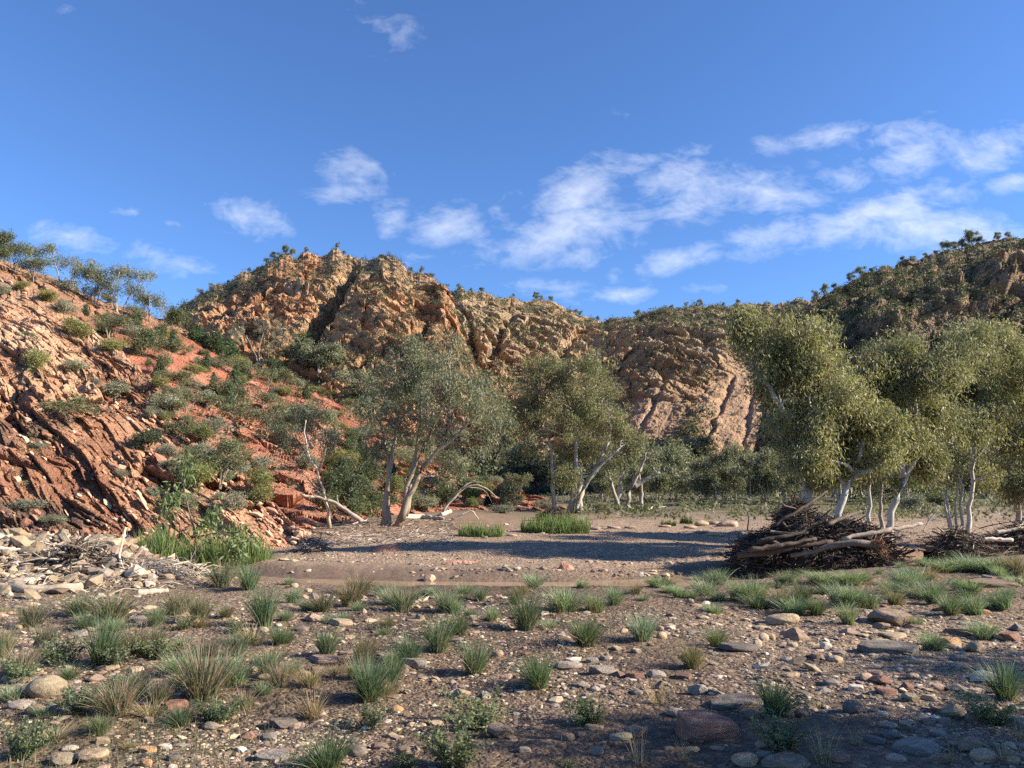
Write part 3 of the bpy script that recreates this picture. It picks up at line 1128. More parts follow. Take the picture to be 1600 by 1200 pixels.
# shrub kinds, unit size (1 high, 1 wide) -------------------------------------------------
def shrub_mesh(kind, seed):
    rng = np.random.default_rng(seed)
    if kind == 'c':
        blobs = [((rng.uniform(-.06, .06), rng.uniform(-.06, .06), z), (w, w, .16)) for z, w in ((.15, .40), (.3, .42), (.45, .36), (.6, .28), (.75, .2), (.9, .1))]
        blobs += [((rng.uniform(-.3, .3), rng.uniform(-.3, .3), rng.uniform(.15, .55)), (.16, .16, .14)) for _ in range(4)]
        n, l, L, W_, cr, pal = 130, 26, .085, .018, .07, [(.065, .105, .045), (.08, .12, .052), (.055, .085, .04)]
    elif kind == 's':
        blobs = [((rng.uniform(-.28, .28), rng.uniform(-.28, .28), rng.uniform(.25, .62)), (.25, .25, .26)) for _ in range(7)]
        n, l, L, W_, cr, pal = 110, 26, .06, .016, .08, [(.24, .245, .175), (.20, .21, .145), (.27, .27, .195)]
    elif kind == 'y':
        blobs = [((rng.uniform(-.25, .25), rng.uniform(-.25, .25), rng.uniform(.3, .65)), (.27, .27, .28)) for _ in range(7)]
        n, l, L, W_, cr, pal = 120, 28, .08, .013, .08, [(.23, .23, .085), (.19, .20, .075), (.26, .245, .10)]
    elif kind == 'd':
        blobs = [((rng.uniform(-.3, .3), rng.uniform(-.3, .3), rng.uniform(.25, .8)), (.24, .24, .22)) for _ in range(9)]
        n, l, L, W_, cr, pal = 120, 24, .075, .016, .08, [(.10, .125, .06), (.12, .14, .07), (.085, .105, .05)]
    else:
        blobs = [((rng.uniform(-.42, .42), rng.uniform(-.42, .42), rng.uniform(.4, .92)), (.2, .2, .12)) for _ in range(10)]
        n, l, L, W_, cr, pal = 100, 20, .07, .013, .075, [(.17, .18, .10), (.145, .16, .085), (.20, .205, .12), (.125, .14, .075)]
    st = []
    for _ in range(5):
        a = rng.uniform(0, 6.28)
        r = rng.uniform(.1, .3)
        st.append(([(.03 * math.cos(a), .03 * math.sin(a), -.08), (.4 * r * math.cos(a), .4 * r * math.sin(a), .2), (r * math.cos(a), r * math.sin(a), .5)], .022, .008))
    tm, cm = tree_mesh(st, blobs, n, l, L, W_, cr, pal, (.23, .18, .13) if kind != 'o' else (.33, .27, .2), seed, .4, .25, .2 if kind in 'cy' else .5)
    tm.name, cm.name = 'stem', 'foliage'
    return tm, cm


SHRUB = {k: [shrub_mesh(k, 900 + 10 * i + j) for j in range(3)] for i, k in enumerate('csydo')}
SHRUB_NAME = {'c': 'cypress_pine', 's': 'saltbush', 'y': 'green_shrub', 'd': 'dark_shrub', 'o': 'acacia_shrub'}
SHRUB_CAT = {'c': 'small tree', 's': 'shrub', 'y': 'shrub', 'd': 'shrub', 'o': 'shrub'}
SHRUBS = []


def put_shrub(kind, loc, w, h, label=None, px=None):
    rng = RNG
    tm, cm = SHRUB[kind][rng.integers(0, 3)]
    e = empty(SHRUB_NAME[kind], loc, label or '', SHRUB_CAT[kind], None, rng.uniform(0, 6.28))
    e.scale = (w, w, h)
    s = link('stem', tm, e)
    f = link('foliage', cm, e)
    k = rng.uniform(.8, 1.2)
    f.color = (k * rng.uniform(.93, 1.07), k, k * rng.uniform(.9, 1.1), 1)
    SHRUBS.append(dict(o=e, kind=kind, px=px, w=w, h=h, label=label))
    return e


# grass tufts, unit height ----------------------------------------------------------------
def blades(n, rng, r0, lean, hmin, hmax, wd, k=5, curl=.5, cx=0, cy=0):
    a = rng.uniform(0, 6.283, n)
    rr = r0 * np.sqrt(rng.uniform(0, 1, n))
    b = np.stack([cx + rr * np.cos(a), cy + rr * np.sin(a), np.full(n, -.03)], 1)
    a2 = a + rng.normal(0, .5, n)
    out = np.stack([np.cos(a2), np.sin(a2), np.zeros(n)], 1)
    h = rng.uniform(hmin, hmax, n)
    le = lean * np.clip(rr / r0, .1, 1) * rng.uniform(.5, 1.4, n)
    t = np.linspace(0, 1, k)
    P = b[:, None] + out[:, None] * (le * h)[:, None, None] * (t ** (1 + curl))[None, :, None]
    P[:, :, 2] += (h[:, None] * (t - .22 * np.minimum(le, 1.2)[:, None] * t ** 2.4))
    sd = np.cross(out, np.array([0, 0, 1.0])) + rng.normal(0, .5, (n, 3))
    sd /= np.linalg.norm(sd, axis=1, keepdims=True)
    w = wd * (1 - t) ** .6
    V = np.stack([P + sd[:, None] * w[None, :, None], P - sd[:, None] * w[None, :, None]], 2).reshape(n, k * 2, 3)
    i = np.arange(k - 1) * 2
    q = np.stack([i, i + 1, i + 3, i + 2], 1)
    F = (np.arange(n) * k * 2)[:, None, None] + q[None]
    return V.reshape(-1, 3), [F.reshape(-1, 4)], k * 2


def tuft_mesh(kind, seed):
    rng = np.random.default_rng(seed)
    mb = MB()

    def add(n, pal, *a, **kw):
        v, f, m = blades(n, rng, *a, **kw)
        pal = np.array(pal)
        c = pal[rng.integers(0, len(pal), n)] * rng.uniform(.75, 1.25, (n, 1))
        mb.add(v, f, np.repeat(c, m, 0))
    G = [(.105, .16, .08), (.085, .135, .07), (.125, .175, .095), (.15, .175, .09)]
    S = [(.20, .27, .165), (.17, .24, .14), (.235, .29, .185), (.26, .28, .17)]
    B = [(.24, .175, .12), (.20, .14, .10), (.28, .215, .15)]
    Y = [(.34, .27, .16), (.28, .22, .13), (.40, .32, .2)]
    if kind == 'g':
        add(330, G, .17, .75, .55, 1.05, .009)
        add(60, G, .2, 1.0, .3, .7, .010)
        add(45, Y, .2, 1.1, .25, .75, .008)
    elif kind == 's':
        for _ in range(3):
            x, y = rng.uniform(-.22, .22, 2)
            add(140, S, .18, .95, .45, 1.0, .011, cx=x, cy=y)
        add(40, Y, .3, .9, .2, .6, .009)
    elif kind == 'b':
        add(220, G + B[:1], .19, .75, .5, .9, .009)
        add(170, B, .2, .75, .6, 1.12, .007)
        add(50, Y, .22, .9, .3, .8, .008)
    elif kind == 'y':
        add(190, Y, .2, .9, .3, .95, .009)
        add(60, G, .18, .7, .3, .7, .009)
    elif kind == 'x':        # dead stalks
        add(34, Y, .25, .7, .5, 1.1, .011, curl=.2)
        add(40, B, .22, 1.1, .2, .55, .010)
    else:                    # 'l' leafy herb: stems carrying small leaves
        n = 34
        v, f, m = blades(n, rng, .22, .75, .5, 1.0, .009)
        mb.add(v, f, (.13, .12, .07))
        P = v.reshape(n, 5, 2, 3).mean(2)
        f4 = rng.uniform(.15, 1, (n, 26))
        i = np.clip((f4 * 4).astype(int), 0, 3)
        fr = (f4 * 4 - i)[..., None]
        j = np.arange(n)[:, None]
        cen = (P[j, i] * (1 - fr) + P[j, i + 1] * fr).reshape(-1, 3)
        q, idx = leaves_np(cen, .02, 2, .085, .018, rng, -.2, 1)
        pal = np.array([(.13, .165, .08), (.16, .195, .10), (.10, .13, .065), (.20, .215, .125)])
        c = pal[rng.integers(0, 4, len(q))] * rng.uniform(.8, 1.2, (len(q), 1))
        mb.add(q.reshape(-1, 3), [np.arange(len(q) * 4).reshape(-1, 4)], np.repeat(c, 4, 0))
        add(14, Y, .2, .6, .7, 1.2, .006)
    V_ = np.concatenate(mb.v)
    k_ = .5 / np.percentile(np.hypot(V_[:, 0], V_[:, 1]), 88)
    for a_ in mb.v:
        a_[:, :2] *= k_
    return mb.mesh('grass_tuft', M_GRASS)


TUFT = {k: [tuft_mesh(k, 300 + 10 * i + j) for j in range(4)] for i, k in enumerate('gsbyxl')}
TUFT_NAME = {'g': 'rush_tuft', 's': 'grass_tuft', 'b': 'grass_tuft', 'y': 'straw_tuft', 'x': 'dead_stalks', 'l': 'leafy_herb'}
TUFTS = []


def put_tuft(kind, px, py, w, h):
    p = hit(px, py)
    if p is None:
        return
    D = p.y
    Wd, H = w / FPX * D, h / FPX * D
    o = link(TUFT_NAME[kind], TUFT[kind][RNG.integers(0, 4)], None, (p.x, p.y + .1 * Wd, p.z - .01))
    o.rotation_euler = (RNG.normal(0, .1), RNG.normal(0, .1), RNG.uniform(0, 6.28))
    ks = max(Wd * .94, .5 * H) * RNG.uniform(.9, 1.15)
    o.scale = (ks * RNG.uniform(.82, 1.2), ks * RNG.uniform(.82, 1.2), H / .95)
    k = RNG.uniform(.85, 1.15)
    o.color = (k * RNG.uniform(.92, 1.1), k, k * RNG.uniform(.9, 1.08), 1)
    TUFTS.append(dict(o=o, kind=kind, px=(px, py - h * .5), w=Wd, h=H, D=D))


# ------------------------------------------------------------------ stones
def ico(sub):
    import bmesh
    bm = bmesh.new()
    bmesh.ops.create_icosphere(bm, subdivisions=sub, radius=1.0)
    v = np.array([x.co[:] for x in bm.verts])
    f = np.array([[q.index for q in p.verts] for p in bm.faces])
    bm.free()
    return v, f


ICO3, ICO3F = ico(4)
ICO1, ICO1F = ico(1)


def stone_mesh(kind, seed):
    rng = np.random.default_rng(seed)
    v = ICO3.copy()
    if kind == 'round':
        v *= (1 + .22 * fbm(v[:, 0] * .9 + seed, v[:, 1] * .9, v[:, 2] * .9, 3, seed))[:, None]
        ncut, lo, hi = 3, .72, .92
    elif kind == 'slab':
        ncut, lo, hi = 9, .55, .85
    else:
        ncut, lo, hi = 11, .52, .85
    for i in range(ncut):
        n = rng.normal(size=3)
        if kind == 'slab' and i > 1:
            n[2] *= .15
        n /= np.linalg.norm(n)
        if kind == 'slab' and i < 2:
            n = np.array([rng.normal() * .12, rng.normal() * .12, 1 if i else -1])
            n /= np.linalg.norm(n)
        d = v @ n
        c = rng.uniform(lo, hi)
        over = np.maximum(d - c, 0)
        v -= (over * .985)[:, None] * n
    v *= (1 + .05 * fbm(v[:, 0] * 3 + seed, v[:, 1] * 3, v[:, 2] * 3, 4, seed + 1))[:, None]
    v /= np.array([np.ptp(v[:, 0]), np.ptp(v[:, 1]), np.ptp(v[:, 2])])
    v -= (v.max(0) + v.min(0)) / 2
    me = mesh_np('stone', v, [ICO3F], None, True, (M_STONE,))
    if kind != 'round':
        me.set_sharp_from_angle(angle=math.radians(24))
    return me


STONE = {k: [stone_mesh(k, 40 + 20 * i + j) for j in range(6)] for i, k in enumerate(('round', 'slab', 'block'))}
SCOL = {'cream': (0.5, 0.385, 0.25), 'white': (0.58, 0.5, 0.4), 'tan': (0.37, 0.27, 0.165), 'olive tan': (0.31, 0.245, 0.15), 'grey': (0.24, 0.205, 0.17), 'dark grey': (0.125, 0.108, 0.09),
        'pink': (.39, .255, .185), 'red': (.24, .11, .075), 'red-brown': (.20, .085, .055), 'brown': (0.22, 0.15, 0.1), 'purple-brown': (0.2, 0.13, 0.105), 'orange': (.46, .25, .11), 'maroon': (.13, .06, .05), 'blue-grey': (0.14, 0.14, 0.14)}
for k_ in SCOL:
    SCOL[k_] = tuple(.74 * a + .26 * b for a, b in zip(SCOL[k_], (.235, .18, .13)))
ROCKS = []


def put_rock(px, py, w, h, colour, kind, label=None, rot=None, sink=.22, name='stone'):
    p = hit(px, py)
    if p is None:
        return None
    D = p.y
    Wd, H = w / FPX * D, h / FPX * D
    o = link(name, STONE[kind][RNG.integers(0, 6)])
    dep = Wd * RNG.uniform(.55, .95)
    Hh = H * (.85 if kind != 'slab' else .75)
    o.location = (p.x, p.y + dep * .45, p.z + Hh * (.5 - sink))
    o.rotation_euler = (RNG.uniform(-.1, .1), RNG.uniform(-.1, .1), RNG.uniform(-.35, .35) + (math.pi if RNG.random() < .5 else 0)) if rot is None else rot
    o.scale = (Wd * 1.08, dep, Hh * 1.25)
    c = np.array(SCOL[colour]) * RNG.uniform(.88, 1.12)
    o.color = (*c, 1)
    ROCKS.append(dict(o=o, colour=colour, kind=kind, px=(px, py - h * .5), w=Wd, h=H, D=D, label=label))
    return o
# ------------------------------------------------------------------ trees that can be told apart
hero('broad gum with several pale trunks at the foot of the red hillside', (608, 822), None,
     [[(600, 818), (603, 770), (606, 725), (611, 690), (628, 640)], [(618, 820), (632, 770), (646, 730), (664, 690), (690, 640), (702, 600)],
      [(626, 812), (648, 752), (668, 715), (702, 690), (738, 655)], [(606, 815), (603, 760), (600, 705), (588, 660)], [(632, 806), (640, 750), (652, 690), (655, 600)]],
     [(655, 570, 70, 36), (705, 560, 45, 30), (618, 605, 55, 40), (585, 640, 45, 26), (700, 620, 60, 45), (748, 650, 46, 42), (655, 655, 60, 42), (768, 680, 26, 26), (576, 692, 32, 16), (722, 700, 50, 28), (690, 542, 34, 16), (735, 600, 38, 32), (640, 545, 30, 16), (765, 640, 25, 25), (555, 625, 18, 10), (690, 735, 40, 18)],
     290, 150, .30, GUM_GREY, TAN_BARK, 1, r0=.22, hollow=.55)
hero('tall gum tree with a forked pale trunk behind the long reed bed', (895, 802), None,
     [[(905, 802), (908, 770), (920, 745), (932, 735), (950, 690)], [(890, 802), (895, 765), (904, 735), (900, 700), (890, 650), (880, 600)],
      [(866, 796), (864, 740), (862, 700), (850, 655)], [(897, 800), (915, 752), (940, 722), (966, 700)], [(910, 800), (903, 775), (912, 748), (900, 700)]],
     [(880, 580, 55, 22), (850, 610, 38, 30), (900, 635, 60, 42), (945, 640, 44, 36), (970, 680, 22, 40), (858, 668, 42, 36), (920, 690, 50, 32), (868, 722, 38, 25), (900, 598, 50, 24), (832, 640, 22, 24), (940, 600, 30, 18), (985, 715, 18, 20), (850, 570, 34, 18), (925, 575, 36, 18), (830, 690, 26, 30), (962, 722, 30, 20), (880, 748, 32, 16), (825, 650, 24, 26), (985, 690, 22, 24)],
     520, 150, .36, GUM, (.52, .47, .40), 2, r0=.3, hollow=.5, L=.2, Wd=.036)
hero('half-dead grey gum with bare pale limbs right of the forked gum', (975, 797), None,
     [[(964, 796), (968, 760), (972, 722)], [(978, 796), (986, 760), (1000, 735), (1012, 700)], [(1000, 794), (1003, 765), (999, 740)], [(968, 790), (955, 760), (948, 735)], [(990, 760), (1015, 745), (1030, 738)]],
     [(985, 702, 26, 16), (1012, 705, 20, 14), (955, 725, 18, 12), (1025, 730, 16, 10)],
     70, 60, .35, GUM_GREY, (.42, .38, .33), 3, r0=.32, L=.2, Wd=.034)
hero('slender white-stemmed gum standing alone at the end of the rocky slope', (517, 824), None,
     [[(517, 824), (516, 792), (508, 760), (497, 730), (486, 702), (482, 680), (489, 660)], [(499, 735), (512, 716), (519, 698)], [(500, 738), (480, 716), (463, 700)], [(486, 700), (473, 682), (466, 660)]],
     [(468, 652, 34, 26), (446, 688, 24, 22), (508, 688, 24, 22), (455, 640, 28, 16), (425, 665, 22, 22), (490, 640, 20, 16)],
     110, 90, .24, GUM_GREY, (.62, .54, .44), 4, r0=.095, hollow=.6, L=.13, Wd=.022)
hero('rounded gum with white limbs standing on the red scree below the bluff', (405, 574), None,
     [[(404, 575), (400, 556), (392, 540), (384, 524)], [(408, 574), (415, 552), (430, 545), (446, 540)], [(405, 565), (404, 545), (410, 520)]],
     [(405, 505, 44, 18), (380, 525, 24, 18), (438, 525, 36, 20), (458, 545, 18, 16), (420, 536, 28, 14), (425, 498, 24, 10)],
     190, 110, .42, [(.22, .235, .165), (.19, .205, .14), (.25, .26, .18)], (.60, .54, .47), 5, r0=.26, L=.26, Wd=.045)
SKY = [('flat-topped gum with a wide tiered crown on the skyline of the left hillside', (100, 470), [[(100, 470), (98, 445), (90, 410)], [(101, 468), (110, 440), (125, 420)]],
        [(68, 398, 34, 13), (105, 408, 40, 16), (132, 420, 30, 18), (98, 438, 44, 16), (88, 388, 22, 8), (60, 420, 20, 10)]),
       ('smaller gum leaning right, second along the left skyline trees', (148, 484), [[(148, 484), (145, 460), (150, 440)], [(149, 482), (158, 460), (165, 450)]],
        [(150, 432, 30, 13), (138, 455, 30, 15), (165, 455, 24, 14)]),
       ('open gum with white stems and a flat top reaching right on the left skyline', (188, 490), [[(186, 490), (184, 465), (195, 430)], [(189, 490), (198, 465), (218, 440)], [(184, 488), (176, 465), (180, 445)]],
        [(192, 425, 34, 11), (218, 428, 22, 8), (178, 445, 24, 12), (206, 452, 24, 13), (228, 442, 12, 6)]),
       ('little gum at the low end of the left skyline row', (236, 494), [[(236, 494), (238, 478), (242, 468)], [(236, 492), (226, 478), (220, 468)]],
        [(244, 466, 12, 9), (222, 466, 14, 12), (256, 480, 10, 9)]),
       ('dark gum cut off by the left edge of the photo, above the rocks', (-6, 440), [[(-6, 440), (-3, 410), (4, 385)]],
        [(6, 368, 16, 12), (-14, 385, 26, 24), (8, 395, 16, 12)])]
for i, (lb, bp, tr, bl) in enumerate(SKY):
    hero(lb, bp, 71.0 if i < 4 else 62.0, tr, bl, 120 if i != 3 else 60, 80, .33, GUM_GREY if i < 4 else GUM_DARK, (.5, .45, .39), 20 + i, r0=.14, L=.22, Wd=.04, hollow=.6, dep=.6)

# the stand of gums at right
RL = dict(L=.14, Wd=.025, spread=.12)
hero('large gum behind the flood debris pile, one long limb arching up and left', (1262, 800), 20.8,
     [[(1264, 800), (1262, 765), (1256, 715), (1240, 675), (1216, 620)], [(1262, 790), (1268, 740), (1272, 690), (1268, 620)], [(1243, 685), (1216, 625), (1186, 582), (1168, 548)]],
     [(1240, 522, 40, 26), (1280, 520, 36, 24), (1215, 572, 30, 30), (1265, 572, 58, 40), (1322, 562, 44, 34), (1240, 622, 38, 36), (1298, 630, 58, 40), (1262, 680, 46, 34), (1205, 600, 22, 24), (1158, 512, 34, 24), (1145, 500, 16, 12), (1180, 500, 16, 14), (1196, 588, 22, 18), (1180, 552, 24, 20), (1170, 535, 20, 18), (1205, 545, 24, 24), (1250, 650, 40, 30), (1215, 665, 26, 30), (1300, 590, 50, 40), (1235, 715, 34, 22), (1340, 610, 40, 40)],
     520, 165, .27, GUM_YEL, (.55, .51, .44), 31, r0=.2, hollow=.5, **RL)
hero('gum with a thick leaning pale trunk rising out of the back of the debris pile', (1300, 795), 20.6,
     [[(1296, 798), (1312, 768), (1328, 745), (1350, 708), (1342, 655)], [(1326, 748), (1345, 738), (1372, 728), (1385, 705)]],
     [(1332, 690, 48, 32), (1292, 712, 48, 26), (1345, 650, 44, 30), (1250, 720, 34, 18), (1372, 700, 24, 24), (1310, 670, 30, 22), (1335, 728, 40, 16), (1365, 660, 36, 36), (1285, 742, 26, 12), (1380, 700, 30, 26)],
     330, 160, .24, GUM_YEL, (.60, .56, .50), 32, r0=.2, hollow=.5, **RL)
hero('tall gum on a curved leaning white trunk just right of the debris pile', (1382, 818), 22.5,
     [[(1380, 820), (1394, 787), (1409, 752), (1418, 730), (1440, 705), (1464, 668), (1474, 635)], [(1412, 746), (1402, 700), (1396, 650)], [(1440, 706), (1432, 660), (1426, 600)]],
     [(1400, 560, 50, 34), (1452, 585, 48, 38), (1380, 612, 46, 38), (1430, 640, 58, 40), (1482, 640, 36, 38), (1390, 682, 42, 30), (1452, 692, 44, 28), (1352, 590, 40, 36), (1425, 540, 36, 18), (1490, 690, 22, 26), (1410, 600, 50, 40), (1455, 722, 32, 18), (1408, 722, 32, 16), (1360, 640, 30, 40), (1480, 560, 40, 30)],
     500, 165, .27, GUM, (.60, .57, .50), 33, r0=.17, hollow=.5, **RL)
hero('many-stemmed gum growing from the tangle of roots at the right bank', (1490, 816), 25.5,
     [[(1486, 816), (1480, 782), (1478, 750), (1470, 708)], [(1492, 816), (1497, 772), (1500, 740), (1522, 690)], [(1494, 812), (1506, 780), (1502, 750), (1490, 690), (1500, 600)], [(1486, 812), (1474, 785), (1466, 765)]],
     [(1500, 542, 52, 28), (1462, 570, 26, 24), (1520, 600, 56, 38), (1500, 670, 40, 34), (1478, 722, 36, 24), (1548, 560, 36, 30), (1470, 640, 30, 30), (1515, 728, 36, 20), (1458, 742, 24, 14), (1535, 640, 40, 40)],
     330, 160, .27, GUM, (.46, .42, .36), 34, r0=.11, hollow=.5, **RL)
hero('gum with a single straight white trunk beside the many-stemmed gum', (1512, 818), 27.0,
     [[(1513, 818), (1517, 780), (1521, 742), (1525, 705), (1540, 640)], [(1524, 715), (1545, 690), (1570, 660)]],
     [(1552, 530, 44, 24), (1540, 590, 50, 36), (1575, 610, 42, 44), (1550, 685, 48, 38), (1540, 742, 32, 20), (1580, 560, 34, 30), (1575, 745, 36, 18), (1520, 560, 40, 30)],
     320, 160, .28, GUM_YEL, (.64, .60, .53), 35, r0=.14, hollow=.5, **RL)
hero('gum cut off by the right edge of the photo, behind the second debris heap', (1585, 812), 26.0,
     [[(1590, 812), (1588, 770), (1600, 720), (1620, 660)], [(1588, 800), (1578, 760), (1572, 720)]],
     [(1592, 545, 36, 30), (1620, 600, 50, 50), (1600, 690, 44, 36), (1592, 752, 34, 24), (1650, 660, 40, 40), (1570, 770, 22, 14)],
     230, 150, .28, GUM, (.45, .40, .34), 36, r0=.16, hollow=.5, **RL)
hero('thin straight gum behind the debris pile, the shorter of its two bare trunks', (1356, 812), 28.0,
     [[(1356, 812), (1357, 775), (1358, 735), (1352, 700)]], [(1362, 716, 26, 18), (1348, 735, 20, 12)], 60, 130, .26, GUM, (.58, .54, .47), 37, r0=.13, **RL)
hero('thin gum with a brown trunk just left of the curved leaning trunk', (1376, 812), 29.5,
     [[(1377, 812), (1375, 780), (1378, 745), (1386, 715)]], [(1388, 728, 26, 18), (1372, 745, 18, 12), (1405, 745, 20, 12)], 60, 130, .26, GUM_DARK, (.36, .32, .27), 38, r0=.13, **RL)

# two gums standing just out of the picture at right: their shade lies over the near stones
for lb, bx, by, hh, n, sd_ in (('wide gum outside the photo at right whose shade crosses the near stones', 10.4, 3.3, 4.8, 170, 51),
                               ('taller gum farther out at right, shading the lower corner of the photo', 14.8, 1.7, 6.9, 230, 52),
                               ('thin gum outside the photo at right, behind the wide one', 13.4, 5.6, 5.2, 45, 53),
                               ('low spreading gum outside the photo at right, nearest the camera', 8.8, 1.6, 5.4, 110, 54),
                               ('tall gum outside the photo at right, its long shade reaching the middle stones', 17.0, 3.0, 10.0, 120, 55),
                               ('tallest gum far outside the photo at right, beyond the others', 21.0, 1.6, 12.5, 120, 56)):
    rg = np.random.default_rng(sd_)
    kf = max(1, hh / 6)
    bl = [((kf * rg.uniform(-1.6, 1.6), rg.uniform(-1.1, 1.1), hh * rg.uniform(.62, 1.0)), (.75 * kf, .7, .5 * kf)) for _ in range(9)]
    tm, cm = tree_mesh([([(0, 0, -.1), (.1, 0, hh * .35), (.5, .2, hh * .7)], .2, .06), ([(0, 0, 0), (-.3, .1, hh * .4), (-.8, -.1, hh * .75)], .13, .05)], bl, n, 110, .15, .026, .26, GUM, (.55, .5, .43), sd_)
    place_tree('gum_tree', lb, (bx, by, land(bx, by)), tm, cm)

# smaller trees on the valley floor: three shapes, copied
VT = []
for i in range(4):
    rg = np.random.default_rng(600 + i)
    bl = [((rg.uniform(-.30, .30), rg.uniform(-.3, .3), rg.uniform(.28, .9)), (.19, .19, .12)) for _ in range(13)]
    tr = [([(rg.uniform(-.05, .05), 0, -.03), (rg.uniform(-.06, .06), 0, .25), (rg.uniform(-.2, .2), .05, .6)], .016, .005) for _ in range(3)]
    VT.append(tree_mesh(tr, bl, 190, 26, .05, .010, .05, [(.18, .195, .11), (.155, .17, .095), (.205, .21, .125)], (.5, .45, .38), 610 + i))
VALLEY = [(1117, 787, 60, 62, 1.0, 'small gum with a single white stem in the middle of the valley floor'),
          (1092, 783, 54, 60, .95, 'pale bushy gum left of the single white-stemmed gum on the valley floor'),
          (1056, 780, 66, 76, .8, 'dense grey-green gum right of the half-dead grey gum'),
          (1030, 786, 50, 52, .7, 'low dark gum crowding the right side of the half-dead grey gum'),
          (1172, 787, 62, 74, .6, 'dark-crowned gum with white legs of trunk, left of the debris pile'),
          (1198, 787, 48, 66, 1.0, 'light gum overlapping the right side of the dark-crowned gum'),
          (1142, 780, 44, 48, .8, 'small round gum at the foot of the pale landslide'),
          (1225, 782, 44, 60, .8, 'gum half hidden behind the upper left of the debris pile'),
          (1076, 745, 60, 50, .75, 'gum higher up behind the grey-green valley gums, under the scree'),
          (1010, 765, 60, 66, .75, 'gum behind the half-dead grey gum'),
          (940, 772, 50, 60, .75, 'gum seen between the forked gum and the half-dead gum'),
          (812, 760, 55, 70, .62, 'dark gum between the broad gum and the forked gum'),
          (780, 720, 50, 60, .75, 'gum behind the right side of the broad gum crown'),
          (1440, 785, 70, 60, .6, 'shaded gum far behind the curved leaning trunk'),
          (1550, 783, 70, 60, .6, 'shaded gum far behind the straight white trunk'),
          (1330, 782, 60, 70, .7, 'gum far behind the middle of the debris pile'),
          (1500, 778, 55, 60, .65, 'distant gum seen between the many stems on the right bank'),
          (560, 636, 60, 50, .8, 'grey gum on the red hillside just left of the broad gum crown'),
          (500, 600, 60, 60, .75, 'gum rising from the gully edge below the bluff, left of the broad gum'),
          (470, 590, 40, 60, .7, 'thin gum with white stems right of the rounded scree gum')]
for i, (px, py, w, h, k, lb) in enumerate(VALLEY):
    p = hit(px, py)
    D = min(p.y, 95.0) if py > 770 else p.y
    b = T(px, py, D)
    z = land(b[0], b[1])
    e = place_tree('gum_tree', lb, (b[0], b[1], z - .05), *VT[i % 4], rotz=RNG.uniform(0, 6.28))
    W_, H_ = w / FPX * D, (h / FPX * D) + (b[2] - z)
    e.scale = (W_ * 1.3, W_ * 1.3, H_ * 1.25)
    e.children[1].color = (k, k, k, 1)

EXTRA = []
for i in range(60):
    if i < 34:
        px, D = RNG.uniform(925, 1255), RNG.uniform(70, 118)
    else:
        px, D = RNG.uniform(1255, 1640), RNG.uniform(55, 95)
    u, t = ray(px, 775)
    x = float(u) * D
    z = land(x, D)
    if z > 9:
        continue
    H_ = RNG.uniform(2.4, 4.4) if i < 34 else RNG.uniform(3.2, 6.0)
    e = place_tree('gum_tree', '', (x, D, z - .05), *VT[i % 4], rotz=RNG.uniform(0, 6.28))
    e.scale = (H_ * RNG.uniform(.8, 1.1), H_ * RNG.uniform(.8, 1.1), H_ * 1.1)
    k = RNG.uniform(.55, 1.0)
    e.children[1].color = (k, k, k, 1)
    qx, qy = pix(x, D, z + H_ * .6)
    EXTRA.append(dict(o=e, px=(float(qx), float(qy)), k=k, h=H_, D=D))

